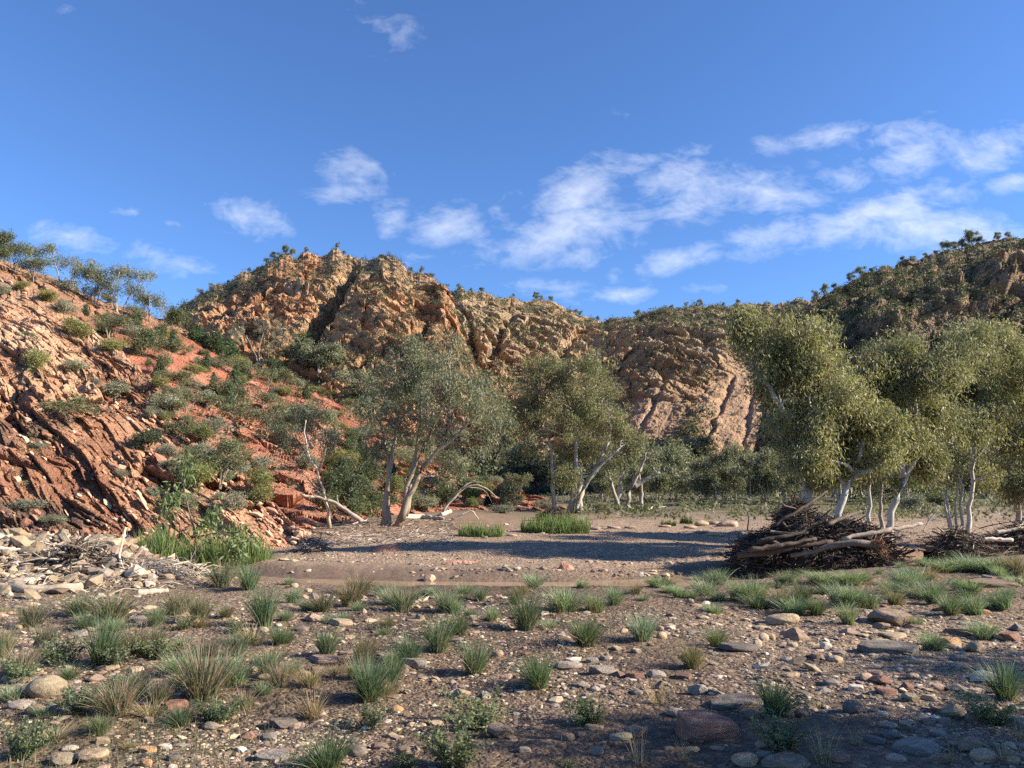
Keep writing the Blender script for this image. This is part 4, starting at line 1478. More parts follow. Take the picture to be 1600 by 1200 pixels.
# ------------------------------------------------------------------ shrubs of the left hillsides
for (px, py, w, h, k) in [
        (34, 452, 26, 18, 'y'), (74, 470, 40, 20, 'y'), (98, 490, 40, 32, 's'), (120, 525, 46, 36, 'y'), (163, 522, 28, 34, 'c'), (175, 548, 46, 26, 'y'), (224, 556, 54, 52, 'd'), (210, 505, 35, 30, 'o'), (262, 572, 46, 44, 'o'),
        (257, 528, 25, 17, 'y'), (273, 525, 15, 14, 'y'), (280, 512, 40, 40, 'd'), (308, 535, 40, 30, 'c'), (336, 552, 44, 38, 'c'), (358, 560, 40, 33, 'c'), (321, 582, 27, 34, 'c'), (334, 597, 15, 17, 'c'), (366, 622, 36, 54, 'c'),
        (382, 592, 30, 26, 'c'), (308, 584, 35, 17, 'y'), (247, 607, 34, 24, 'y'), (297, 608, 40, 24, 's'), (290, 645, 58, 34, 'o'), (328, 642, 42, 26, 'o'), (112, 660, 84, 42, 'o'), (228, 703, 46, 40, 'd'), (285, 692, 55, 40, 'o'), (330, 680, 50, 36, 's'),
        (325, 720, 40, 28, 's'), (372, 668, 58, 42, 'o'), (355, 708, 30, 26, 's'), (428, 580, 30, 22, 'd'), (446, 597, 30, 26, 'd'), (446, 620, 34, 18, 'y'), (490, 612, 34, 13, 'y'), (520, 622, 30, 16, 'y'), (550, 642, 40, 30, 'd'), (413, 638, 40, 26, 'o'),
        (434, 646, 35, 20, 'y'), (415, 682, 58, 44, 'o'), (446, 702, 50, 44, 'o'), (476, 672, 56, 46, 'o'), (508, 690, 46, 50, 'o'), (515, 655, 22, 15, 's'), (522, 725, 30, 22, 'd'), (395, 745, 26, 15, 's'), (548, 690, 30, 24, 'd'), (40, 796, 54, 24, 's'),
        (85, 816, 40, 18, 's'), (22, 424, 54, 46, 'o'), (52, 440, 60, 40, 'o'), (545, 792, 72, 58, 'd'), (570, 760, 60, 46, 'd'), (520, 770, 50, 44, 'd'), (690, 792, 56, 40, 'd'), (738, 776, 40, 36, 'd'), (775, 732, 46, 34, 'o'), (790, 655, 40, 34, 'd'), (665, 796, 46, 28, 's'),
        (785, 802, 48, 18, 's'), (812, 770, 40, 30, 'o'), (700, 765, 25, 20, 's'), (762, 772, 30, 20, 'y'), (850, 796, 40, 22, 's'), (1425, 800, 44, 36, 's'), (940, 800, 26, 20, 's'), (1000, 796, 26, 16, 'd'), (1240, 795, 30, 20, 'd'), (1470, 790, 50, 24, 'd'),
        (475, 545, 34, 30, 'd'), (455, 560, 30, 24, 'd'), (640, 700, 30, 22, 's'), (600, 700, 26, 18, 's'), (720, 690, 30, 24, 's'), (270, 730, 26, 18, 's'), (190, 745, 26, 16, 's'), (60, 700, 24, 14, 's'), (148, 600, 22, 14, 's'), (240, 775, 26, 20, 's'), (578, 806, 56, 44, 'd'), (600, 798, 44, 34, 'd'), (555, 806, 40, 34, 'd'), (505, 800, 40, 34, 'd'), (640, 795, 40, 30, 'o'), (535, 745, 44, 36, 'd')]:  # last dark shrubs are added over the slope foot, standing in for gully shade
    p = hit(px, py)
    if p is not None:
        put_shrub(k, (p.x, p.y, p.z - .03), w / FPX * p.y, h / FPX * p.y, None, (px, py - h * .5))
# more of them scattered over the two left hillsides
_n = 0
for _ in range(1500):
    px = RNG.uniform(0, 870)
    py = RNG.uniform(440, 800)
    p = hit(px, py)
    if p is None or p.y > 90 or p.y < 22:
        continue
    on_spur = p.y < 42 and px < 470
    k0 = fbm(p.x * .12, p.y * .12, p.z * 0, 3, 5) + .25 * (px > 520) + (.2 if 230 < px < 480 and 620 < py < 740 else 0)
    if on_spur and px < 240 and RNG.random() < .93:
        continue
    if k0 < .02:
        continue
    k = 'ssodyoc'[RNG.integers(0, 7)] if not on_spur else 'ssoy'[RNG.integers(0, 4)]
    h = RNG.uniform(.4, 1.3) * (1.25 if k in 'co' else 1) * (.8 if on_spur else 1.2)
    w = h * (RNG.uniform(.9, 1.5) if k != 'c' else RNG.uniform(.5, .8))
    if any((p - s['o'].location).length < .5 * w for s in SHRUBS):
        continue
    put_shrub(k, (p.x, p.y, p.z - .04), w, h, None, (px, py - h * 600 / p.y))
    _n += 1
    if _n >= 170:
        break

# far hillside scrub: too small and too many to count, one mass per hill
def scrub(name, hl, n, size, pal, seed, cond, dens, label):
    o, V, PX, PY = hl
    rng = np.random.default_rng(seed)
    R_, C_ = V.shape[:2]
    r = rng.integers(2, R_ - 3, n * 9)
    c = rng.integers(1, C_ - 1, n * 9)
    P, px, py = V[r, c], PX[r, c], PY[r, c]
    k = dens + fbm(P[:, 0] * .035, P[:, 1] * .035, P[:, 2] * .05, 4, seed)
    ok = (rng.uniform(0, .75, len(k)) < k) & cond(px, py, P)
    P, k = P[ok][:n], k[ok][:n]
    m = len(P)
    s = size * rng.uniform(.45, 1.0, m) ** 1.5 * (1 + .8 * (rng.random(m) > .93))
    nl = 26
    q, idx = leaves_np(np.stack([P[:, 0], P[:, 1], P[:, 2] + s * .45], 1), s * .40, nl, 1.0, .26, rng, .1, .75)
    ce = q[:, :1]
    q = ce + (q - ce) * (s[idx] * .34)[:, None, None]
    pal = np.array(pal)
    cc = pal[rng.integers(0, len(pal), m)] * rng.uniform(.75, 1.25, (m, 1))
    col = np.repeat((cc[idx] * rng.uniform(.8, 1.2, (len(idx), 1)))[:, None], 4, 1).reshape(-1, 3)
    ob = link(name, mesh_np(name, q.reshape(-1, 3), [np.arange(len(q) * 4).reshape(-1, 4)], col, False, (M_LEAF,)))
    ob['kind'] = 'stuff'
    return ob


SCR = [(.11, .118, .065), (.13, .135, .085), (.09, .10, .06), (.17, .155, .10), (.15, .14, .085)]
DRK = [(.07, .085, .045), (.085, .10, .052), (.10, .11, .06), (.125, .12, .07)]
any_ = lambda px, py, P: (px > -60) & (px < 1660)
scrub('bluff_scrub', HILLS[2], 18000, 1.6, SCR, 1, any_, .24, '')
scrub('ridge_scrub', HILLS[3], 16000, 2.1, SCR + DRK, 2, lambda px, py, P: (px > 640) & (px < 1260) & ~(((px - 1020) / 48) ** 2 + ((py - 660) / 38) ** 2 < 1) & ~((((px - 1160) / 45) ** 2 + ((py - 655) / 75) ** 2 < 1) & (vnoise(px * .1, py * .1, 0 * px, 8) < .45)), .34, '')
scrub('dark_hill_scrub', HILLS[4], 8000, 1.05, DRK + SCR[:2], 3, any_, .24, '')
scrub('valley_foot_scrub', HILLS[3], 1600, 4.2, [(.09, .10, .055), (.075, .085, .045), (.06, .075, .04)], 4, lambda px, py, P: (py > 640) & (px > 680) & (px < 1250) & ~(((px - 1160) / 45) ** 2 + ((py - 655) / 80) ** 2 < 1) & ~(((px - 1020) / 48) ** 2 + ((py - 660) / 34) ** 2 < 1), .5, '')
scrub('bluff_foot_scrub', HILLS[2], 1500, 3.4, [(.09, .10, .055), (.075, .085, .045), (.06, .075, .04)], 5, lambda px, py, P: (py > 560), .35, '')
scrub('hillside_scrub', HILLS[1], 900, .6, [(.13, .135, .09), (.10, .105, .06), (.08, .09, .045)], 6, lambda px, py, P: (py > 470) & (px > 200), .2, '')
scrub('spur_scrub', HILLS[0], 350, .32, [(.15, .15, .10), (.12, .12, .07), (.17, .15, .09)], 8, lambda px, py, P: (px > 20) & (px < 480) & (py < 820), .1, '')

# little trees along the skylines
SKYT = [('bluff', 2, [(345, 7), (378, 8), (405, 10), (418, 15), (436, 16), (446, 15), (470, 8), (520, 10), (531, 8), (560, 6), (640, 8), (655, 10), (672, 9), (300, 9), (318, 9)]),
        ('valley head', 3, [(718, 8), (735, 7), (752, 9), (800, 7), (842, 12), (850, 8), (862, 9), (905, 9), (912, 8), (940, 8), (996, 12), (1054, 9), (1076, 8), (1100, 12), (1135, 9), (1160, 8)]),
        ('dark hill', 4, [(1252, 12), (1283, 16), (1297, 18), (1312, 10), (1340, 14), (1355, 16), (1372, 9), (1420, 10), (1438, 10), (1478, 10), (1495, 20), (1505, 14), (1520, 18), (1532, 26), (1545, 16), (1572, 14), (1590, 10), (1460, 9)])]
for nm, hi, lst in SKYT:
    o, V, PX, PY = HILLS[hi]
    lst = sorted(lst)
    for j, (px, h) in enumerate(lst):
        col_ = int(np.argmin(np.abs(PX[V.shape[0] // 2] - px)))
        colpy = np.where(np.abs(PX[:, col_] - px) < 30, PY[:, col_], 9999)
        r = int(np.argmin(colpy))
        P = V[r, col_]
        H_ = h / FPX * P[1] * 1.15
        where = 'from the left' if j < len(lst) / 2 else 'from the right'
        num = ['first', 'second', 'third', 'fourth', 'fifth', 'sixth', 'seventh', 'eighth', 'ninth'][j if j < len(lst) / 2 else len(lst) - 1 - j]
        rd = {'bluff': 'skyline of the orange bluff', 'valley head': 'ridge across the valley head', 'dark hill': 'skyline of the dark hill at right'}[nm]
        e = place_tree('ridge_tree', f'tiny dark tree on the {rd}, {num} {where}', (P[0], P[1], P[2] - .3), *VT[j % 4], cat='tree', group=f'tiny trees on the {rd}', rotz=RNG.uniform(0, 6.28))
        e.scale = (H_ * RNG.uniform(.7, 1.2), H_ * RNG.uniform(.7, 1.2), H_)
        e.children[1].color = (.55, .6, .5, 1)

# the slender sapling in front of the reed bed
hero('slender dark-stemmed sapling with drooping broad leaves in front of the left reed bed', (311, 868), 16.8,
     [[(311, 872), (304, 845), (296, 815), (289, 785), (286, 750), (285, 700)], [(302, 835), (322, 810), (340, 795)], [(296, 812), (275, 790), (262, 775)], [(300, 840), (330, 835), (350, 830)]],
     [(285, 700, 14, 16), (283, 740, 24, 16), (278, 770, 30, 14), (305, 775, 22, 14), (335, 795, 22, 12), (262, 790, 18, 12), (320, 815, 26, 10), (350, 835, 36, 10), (385, 845, 24, 10), (370, 868, 26, 14), (330, 850, 24, 10), (290, 720, 20, 10)],
     75, 26, .16, [(.14, .19, .075), (.16, .21, .09), (.115, .16, .065)], (.16, .12, .09), 61, r0=.035, name='gum_sapling', hollow=.6, L=.16, Wd=.034, dep=.5, spread=.1)

# ------------------------------------------------------------------ reeds
def reed_bed(label, px0, px1, pyb, h, n, seed, pal, D=None):
    rng = np.random.default_rng(seed)
    D = D or hit((px0 + px1) / 2, pyb).y
    c = Vector(T((px0 + px1) / 2, pyb, D))
    c.z = max(land(c.x, c.y), -.5)
    W_ = (px1 - px0) / FPX * D / 2
    mb = MB()
    H = h / FPX * c.y
    for j in range(6):
        v, f, m = blades(n // 6, rng, 1.0, .3, H * .55, H * 1.15, .013, curl=.8)
        base = v.reshape(-1, m, 3)
        o_ = np.stack([rng.uniform(-1, 1, n // 6), rng.uniform(-1, 1, n // 6)], 1)
        o_ /= np.maximum(1, np.linalg.norm(o_, axis=1, keepdims=True))
        b0 = base[:, :2].mean(1)[:, :2]
        sh = o_ * np.array([W_, min(W_ * .4, 1.0)]) - b0
        lob = rng.uniform(.55, 1.1, len(o_)) * (.8 + .45 * vnoise(o_[:, 0] * 2.5 + seed, o_[:, 1] * 2, 0 * o_[:, 0], seed))
        base[:, :, 0] += sh[:, :1]
        base[:, :, 1] += sh[:, 1:]
        base[:, :, 2] = base[:, :, 2] * lob[:, None]
        pl = np.array(pal)
        cc = pl[rng.integers(0, len(pl), n // 6)] * rng.uniform(.75, 1.25, (n // 6, 1))
        mb.add(base.reshape(-1, 3), f, np.repeat(cc, m, 0))
    o = link('reed_bed', mb.mesh('reed_bed', M_GRASS), None, (c.x, c.y + .2, c.z - .02))
    tag(o, label, 'reeds', 'reed beds along the creek')


RG = [(.135, .225, .06), (.115, .195, .05), (.16, .24, .075), (.19, .235, .09), (.26, .24, .13)]
reed_bed('wide green reed bed at the foot of the rocky slope, behind the sapling', 183, 416, 868, 74, 8500, 1, RG, 19.8)
reed_bed('short reed clump at the left end of the gravel bar edge', 715, 786, 839, 26, 1500, 2, RG)
reed_bed('long bright reed bed in front of the forked gum', 815, 922, 833, 34, 3000, 3, RG)
reed_bed('small pale reed clump far along the creek near the pink boulders', 1034, 1058, 822, 13, 500, 4, [(.14, .18, .06), (.12, .16, .05)])
reed_bed('smallest reed clump, just right of the small pale one', 1064, 1084, 819, 17, 450, 5, [(.13, .17, .055), (.11, .15, .05)])

# ------------------------------------------------------------------ grass tufts
for t in [(47, 979, 52, 46, 'b'), (122, 962, 56, 40, 'g'), (170, 973, 82, 56, 'b'), (150, 1041, 78, 88, 'g'), (205, 1024, 64, 52, 'b'), (241, 979, 36, 40, 's'), (275, 960, 62, 46, 'b'), (309, 970, 50, 50, 'b'), (283, 984, 36, 26, 'l'),
          (285, 1016, 40, 28, 's'), (365, 1024, 38, 42, 'g'), (351, 965, 30, 26, 'b'), (345, 917, 55, 46, 'b'), (388, 922, 50, 46, 'g'), (312, 1095, 104, 98, 'b'), (176, 1078, 42, 26, 'l'), (212, 1084, 50, 40, 'g'), (105, 1062, 36, 26, 'g'),
          (31, 1055, 50, 50, 'b'), (17, 1095, 46, 30, 's'), (153, 1149, 52, 36, 'g'), (82, 1155, 62, 26, 'y'), (280, 1135, 52, 36, 'g'), (337, 1129, 72, 40, 'l'), (25, 1188, 62, 72, 'l'), (380, 1109, 48, 46, 'y'), (2, 1030, 30, 60, 'b'),
          (411, 979, 56, 74, 'g'), (442, 970, 30, 22, 's'), (459, 942, 36, 30, 's'), (451, 914, 18, 16, 's'), (505, 956, 46, 36, 'b'), (545, 948, 56, 46, 'b'), (559, 928, 40, 36, 'b'), (536, 970, 26, 16, 's'), (510, 973, 26, 16, 's'),
          (508, 1027, 46, 54, 'g'), (567, 1036, 52, 56, 'b'), (572, 1095, 78, 76, 'g'), (610, 1058, 42, 46, 'g'), (638, 1036, 50, 52, 'g'), (683, 1019, 60, 60, 'g'), (717, 990, 46, 38, 'g'), (740, 1055, 66, 62, 'g'), (612, 945, 46, 38, 's'),
          (595, 931, 26, 22, 'g'), (649, 939, 28, 22, 's'), (697, 956, 40, 46, 's'), (751, 939, 30, 26, 'g'), (771, 970, 28, 28, 's'), (417, 1058, 50, 46, 'g'), (454, 1055, 36, 28, 's'), (576, 1138, 72, 40, 'l'), (604, 1084, 46, 28, 'y'),
          (754, 1138, 100, 46, 'l'), (711, 1203, 92, 76, 'l'), (508, 1208, 106, 62, 'g'), (632, 1200, 46, 24, 'l'), (598, 993, 30, 18, 's'), (522, 1055, 30, 26, 'y'),
          (823, 985, 56, 66, 'g'), (808, 945, 36, 36, 'b'), (880, 956, 72, 46, 's'), (925, 956, 36, 36, 's'), (916, 1010, 56, 52, 'g'), (1003, 1002, 46, 54, 's'), (961, 945, 38, 36, 's'), (909, 919, 28, 18, 's'), (1027, 918, 42, 24, 's'),
          (1063, 934, 38, 24, 's'), (1089, 914, 22, 20, 's'), (995, 928, 36, 20, 'b'), (1007, 939, 26, 13, 's'), (1126, 914, 50, 32, 's'), (1157, 939, 46, 40, 's'), (1123, 939, 40, 20, 's'), (1188, 904, 30, 18, 's'), (1120, 1010, 36, 32, 'g'),
          (1083, 1044, 56, 46, 'b'), (842, 1075, 72, 58, 'g'), (925, 1132, 60, 46, 'l'), (938, 1130, 40, 60, 'x'), (857, 982, 40, 16, 's'), (888, 1199, 36, 16, 'l'), (1212, 1118, 78, 62, 'g'), (1222, 1172, 72, 52, 'l'), (1240, 914, 46, 28, 's'), (1217, 919, 30, 12, 'l'),
          (1285, 928, 50, 15, 'l'), (1293, 914, 56, 26, 's'), (1327, 914, 60, 28, 's'), (1353, 908, 30, 22, 's'), (1376, 897, 20, 14, 's'), (1359, 951, 56, 38, 's'), (1325, 976, 46, 42, 's'), (1398, 945, 30, 30, 'b'), (1455, 936, 76, 36, 's'),
          (1432, 917, 50, 36, 's'), (1489, 942, 36, 18, 'b'), (1449, 885, 46, 18, 'g'), (1472, 894, 56, 26, 's'), (1500, 894, 46, 26, 's'), (1526, 894, 56, 30, 's'), (1557, 897, 60, 36, 's'), (1588, 900, 50, 44, 'b'), (1577, 930, 30, 12, 's'),
          (1543, 999, 50, 38, 's'), (1455, 1016, 42, 36, 's'), (1432, 979, 22, 20, 's'), (1577, 1092, 66, 62, 'g'), (1551, 1132, 72, 46, 'l'), (1291, 1194, 60, 72, 'x'), (1594, 1158, 42, 42, 'x'), (1279, 1106, 46, 26, 'x'), (1030, 1100, 40, 40, 'x'), (1070, 1190, 30, 50, 'x'),
          (1340, 1165, 24, 34, 'x'), (1490, 1195, 44, 40, 'x'), (1000, 1195, 20, 60, 'x'), (95, 1100, 14, 46, 'x'), (230, 1120, 60, 30, 'y'), (130, 985, 44, 30, 'g'), (480, 955, 32, 22, 's'), (650, 968, 22, 12, 's'), (735, 962, 24, 14, 's'), (1045, 925, 26, 14, 's'),
          (1180, 928, 34, 22, 's'), (1275, 912, 30, 20, 's'), (1405, 925, 36, 24, 's'), (1425, 900, 36, 20, 's'), (60, 1120, 40, 20, 's'), (200, 1170, 36, 20, 'y'), (410, 1085, 30, 24, 's'), (1575, 1190, 50, 40, 'x')]:
    put_tuft(t[4], *t[:4])
for _ in range(400):
    px, py = RNG.uniform(420, 1600), RNG.uniform(884, 962)
    if py < 905 and px < 1380 or py < 925 and px < 830:
        continue
    if RNG.random() > .35 + .65 * sstep(1050, 1300, px) or any(abs(px - q['px'][0]) < 17 and abs(py - q['px'][1] - 14) < 9 for q in TUFTS):
        continue
    w = (py - 780) * RNG.uniform(.16, .36)
    put_tuft('sssgby'[RNG.integers(0, 6)], px, py, w, w * RNG.uniform(.45, .85))
    if len(TUFTS) > 168:
        break
for _ in range(200):
    px, py = RNG.uniform(0, 620), RNG.uniform(950, 1130)
    if any(abs(px - q['px'][0]) < 28 and abs(py - q['px'][1] - 18) < 14 for q in TUFTS):
        continue
    w = (py - 790) * RNG.uniform(.14, .24)
    put_tuft('bgbysl'[RNG.integers(0, 6)], px, py, w, w * RNG.uniform(.6, .95))
    if len(TUFTS) > 196:
        break

# low growth covering the valley floor between the far gums
rg = np.random.default_rng(31)
n = 2600
xx = rg.uniform(-.05, .95, n)
yy = rg.uniform(36, 125, n)
xx = xx * yy
kk = fbm(xx * .12, yy * .05, 0 * xx + 3, 4, 17) + rg.normal(0, .15, n)
ok = (kk > -.08) & (xx > 4)
xx, yy = xx[ok], yy[ok]
zz = np.array([land(a, b) for a, b in zip(xx, yy)])
m = len(xx)
s_ = rg.uniform(.25, .95, m)
q, idx = leaves_np(np.stack([xx, yy, zz + s_ * .35], 1), s_ * .42, 22, 1.0, .25, rg, .1, .6)
ce = q[:, :1]
q = ce + (q - ce) * (s_[idx] * .3)[:, None, None]
pl = np.array([(.15, .155, .09), (.12, .13, .07), (.19, .18, .11), (.10, .115, .06)])
cc = np.repeat((pl[rg.integers(0, 4, m)][idx] * rg.uniform(.8, 1.2, (len(idx), 1)))[:, None], 4, 1).reshape(-1, 3)
o = link('valley_floor_scrub', mesh_np('valley_floor_scrub', q.reshape(-1, 3), [np.arange(len(q) * 4).reshape(-1, 4)], cc, False, (M_LEAF,)))
o['kind'] = 'stuff'
# ------------------------------------------------------------------ stones one can single out
big = [(62, 1092, 54, 40, 'olive tan', 'round', 'large smooth olive-tan boulder at the lower left'), (1116, 1160, 90, 40, 'red-brown', 'slab', 'long rust-red block lying in the lower right foreground'),
       (1407, 980, 64, 30, 'brown', 'block', 'large brown boulder with a pointed left shoulder'), (1400, 1022, 82, 17, 'dark grey', 'slab', 'long dark flat slab in front of the large brown boulder'),
       (1228, 976, 48, 18, 'tan', 'round', 'smooth tan oval boulder in the right middle ground'), (1247, 1002, 40, 26, 'brown', 'block', 'brown block with a cream end, in front of the tan oval boulder'),
       (670, 909, 18, 14, 'cream', 'block', 'cream pyramid-shaped stone on the far side of the creek'), (642, 1044, 42, 18, 'grey', 'slab', 'grey wedge-shaped stone leaning at the foot of a rush tuft'),
       (972, 1158, 33, 12, 'olive tan', 'round', 'smooth shiny olive cobble left of the rust-red block'), (440, 1139, 46, 16, 'dark grey', 'slab', 'dark slab on the shaded gravel at lower left centre'),
       (500, 1038, 50, 12, 'pink', 'slab', 'pinkish flat slab propped beside a rush tuft'), (1154, 1110, 76, 16, 'dark grey', 'slab', 'broad grey slab flush with the gravel above the rust-red block'),
       (1560, 918, 76, 13, 'brown', 'slab', 'long brown slab on the grassy bank at right'), (54, 909, 20, 15, 'white', 'block', 'white pyramid-shaped stone beside the grey log at left'),
       (102, 911, 30, 18, 'tan', 'block', 'square tan block behind the grey log at left'), (778, 1154, 46, 22, 'brown', 'block', 'grey-brown hump of rock behind the leafy herb at bottom centre'),
       (1339, 1115, 30, 22, 'dark grey', 'round', 'rounded dark grey boulder on the stony patch at right'), (1498, 1124, 34, 25, 'olive tan', 'block', 'olive-brown block beside the dark herb at right'),
       (160, 857, 48, 20, 'cream', 'slab', 'pale tilted slab on top of the rubble mound at left'), (1057, 1121, 26, 14, 'cream', 'round', 'cream cobble just above the rust-red block'),
       (1163, 1019, 60, 13, 'dark grey', 'slab', 'dark plank-like stone with cream stones at its right end'), (620, 1113, 18, 11, 'orange', 'round', 'bright orange cobble below the straw at centre'),
       (1523, 1177, 36, 26, 'brown', 'block', 'brown split block near the bottom right corner'), (1446, 1182, 60, 18, 'grey', 'slab', 'wide grey slab in the bottom right shade')]
for r in big:
    put_rock(*r[:6], label=r[6])
hand = [(20, 1070, 40, 16, 'tan', 'slab'), (50, 1118, 30, 18, 'red', 'round'), (25, 1110, 36, 15, 'grey', 'round'), (88, 1116, 40, 14, 'purple-brown', 'slab'), (20, 984, 30, 12, 'olive tan', 'slab'), (66, 995, 22, 13, 'pink', 'block'), (120, 996, 22, 14, 'grey', 'block'),
        (84, 1019, 26, 20, 'purple-brown', 'round'), (70, 1036, 20, 14, 'orange', 'block'), (60, 1013, 28, 18, 'purple-brown', 'block'), (82, 1038, 26, 15, 'red', 'block'), (25, 912, 40, 10, 'white', 'slab'), (17, 896, 15, 15, 'cream', 'block'),
        (355, 1041, 30, 14, 'tan', 'round'), (265, 1060, 17, 8, 'white', 'round'), (247, 1006, 22, 10, 'pink', 'block'), (305, 979, 14, 14, 'orange', 'block'), (270, 1110, 34, 16, 'red-brown', 'slab'), (165, 1048, 30, 11, 'tan', 'slab'), (145, 1066, 30, 12, 'pink', 'block'),
        (130, 1192, 52, 17, 'tan', 'round'), (90, 1197, 40, 15, 'olive tan', 'round'), (225, 1177, 26, 9, 'orange', 'slab'), (225, 1198, 20, 12, 'orange', 'round'), (105, 1174, 22, 8, 'white', 'round'), (495, 1056, 46, 10, 'brown', 'slab'), (478, 1117, 18, 11, 'tan', 'block'),
        (458, 918, 13, 8, 'cream', 'round'), (480, 925, 12, 7, 'cream', 'round'), (488, 936, 22, 11, 'grey', 'block'), (488, 971, 28, 12, 'pink', 'block'), (530, 978, 36, 11, 'tan', 'slab'), (568, 959, 9, 10, 'cream', 'block'), (409, 988, 17, 10, 'cream', 'round'),
        (653, 969, 10, 12, 'dark grey', 'block'), (777, 1026, 17, 12, 'tan', 'round'), (420, 1191, 46, 13, 'grey', 'slab'), (742, 969, 18, 8, 'cream', 'slab'), (1032, 986, 12, 10, 'pink', 'round'), (1049, 984, 15, 7, 'white', 'slab'), (1035, 999, 15, 14, 'cream', 'round'),
        (890, 1046, 42, 13, 'grey', 'round'), (943, 1053, 40, 14, 'grey', 'slab'), (967, 1059, 22, 12, 'maroon', 'block'), (993, 1060, 28, 10, 'red', 'slab'), (1027, 1060, 28, 13, 'grey', 'block'), (1070, 1062, 24, 11, 'maroon', 'slab'), (1031, 1077, 13, 15, 'brown', 'block'),
        (1092, 1086, 28, 19, 'grey', 'block'), (997, 1151, 36, 15, 'brown', 'slab'), (888, 1158, 20, 13, 'brown', 'round'), (934, 1180, 18, 15, 'grey', 'round'), (964, 1017, 16, 8, 'cream', 'block'), (995, 1021, 16, 9, 'cream', 'block'), (1079, 943, 11, 9, 'tan', 'round'),
        (1185, 1011, 14, 14, 'cream', 'round'), (1195, 1001, 18, 14, 'cream', 'round'), (1205, 1000, 16, 13, 'tan', 'round'), (1293, 1014, 17, 12, 'white', 'block'), (1240, 1012, 16, 10, 'cream', 'round'), (1330, 993, 28, 13, 'pink', 'block'), (1404, 998, 42, 10, 'tan', 'slab'),
        (1490, 1011, 36, 19, 'orange', 'slab'), (1503, 994, 40, 15, 'brown', 'slab'), (1308, 1035, 22, 11, 'cream', 'round'), (1356, 1063, 20, 13, 'pink', 'round'), (1382, 1070, 30, 16, 'red', 'block'), (1370, 1056, 20, 10, 'pink', 'slab'), (1341, 1080, 22, 12, 'white', 'slab'),
        (1392, 1087, 32, 11, 'red', 'slab'), (1557, 906, 28, 8, 'pink', 'slab'), (1531, 960, 36, 10, 'orange', 'slab'), (1371, 1162, 30, 13, 'blue-grey', 'slab'), (1395, 1155, 25, 13, 'blue-grey', 'block'), (1472, 1194, 32, 14, 'brown', 'slab'),
        (1421, 1078, 20, 12, 'red-brown', 'block'), (1469, 1079, 22, 12, 'pink', 'round'), (1430, 1061, 20, 10, 'tan', 'round'), (1503, 1034, 26, 12, 'grey', 'block'), (1381, 1119, 16, 8, 'white', 'round'), (1393, 1140, 28, 12, 'grey', 'round'), (1234, 1192, 28, 8, 'pink', 'slab'),
        (1237, 1204, 62, 14, 'brown', 'slab'), (1257, 1121, 24, 13, 'purple-brown', 'block'), (1381, 984, 26, 12, 'brown', 'block'), (1594, 987, 22, 15, 'dark grey', 'block'), (1596, 915, 12, 14, 'cream', 'round'),
        (190, 872, 20, 14, 'cream', 'block'), (172, 885, 24, 12, 'cream', 'slab'), (215, 880, 18, 12, 'tan', 'block'), (60, 885, 24, 12, 'cream', 'block'), (35, 872, 22, 12, 'tan', 'block'), (95, 868, 20, 12, 'orange', 'block'), (230, 900, 18, 12, 'cream', 'block'), (260, 905, 18, 10, 'tan', 'round'), (20, 855, 36, 10, 'white', 'slab')]
for r in hand:
    put_rock(*r)


def near_any(px, py, lst, f):
    return any(abs(px - a['px'][0]) < f * 1.2 and abs(py - a['px'][1]) < f for a in lst)


_n = 0
CW = ['cream'] * 4 + ['tan'] * 4 + ['pink'] * 3 + ['grey'] * 3 + ['brown'] * 3 + ['red'] + ['purple-brown'] * 2 + ['white'] + ['olive tan'] + ['red-brown'] + ['dark grey']
for _ in range(4000):
    px = RNG.uniform(0, 1600)
    py = RNG.uniform(900, 1200) if RNG.random() < .8 else RNG.uniform(845, 930)
    right = sstep(950, 1300, px) * sstep(960, 1010, py)
    if py < 930 and not (px < 300 or 680 < px < 1150 and 885 < py < 905):
        continue
    if vnoise(px / 90, py / 40, 0, 12) + RNG.normal(0, .2) < -.1 * right:
        continue
    w = (py - 780) * RNG.lognormal(-2.85, .32) * (1 + .35 * right)
    if RNG.random() > .35 + .65 * right + .4 * (px < 300):
        continue
    if near_any(px, py, ROCKS, w * .75):
        continue
    put_rock(px, py, w, w * RNG.uniform(.3, .62), CW[RNG.integers(0, len(CW))], ('round', 'slab', 'block', 'slab', 'block')[RNG.integers(0, 5)])
    _n += 1
    if len(ROCKS) >= 268:
        break

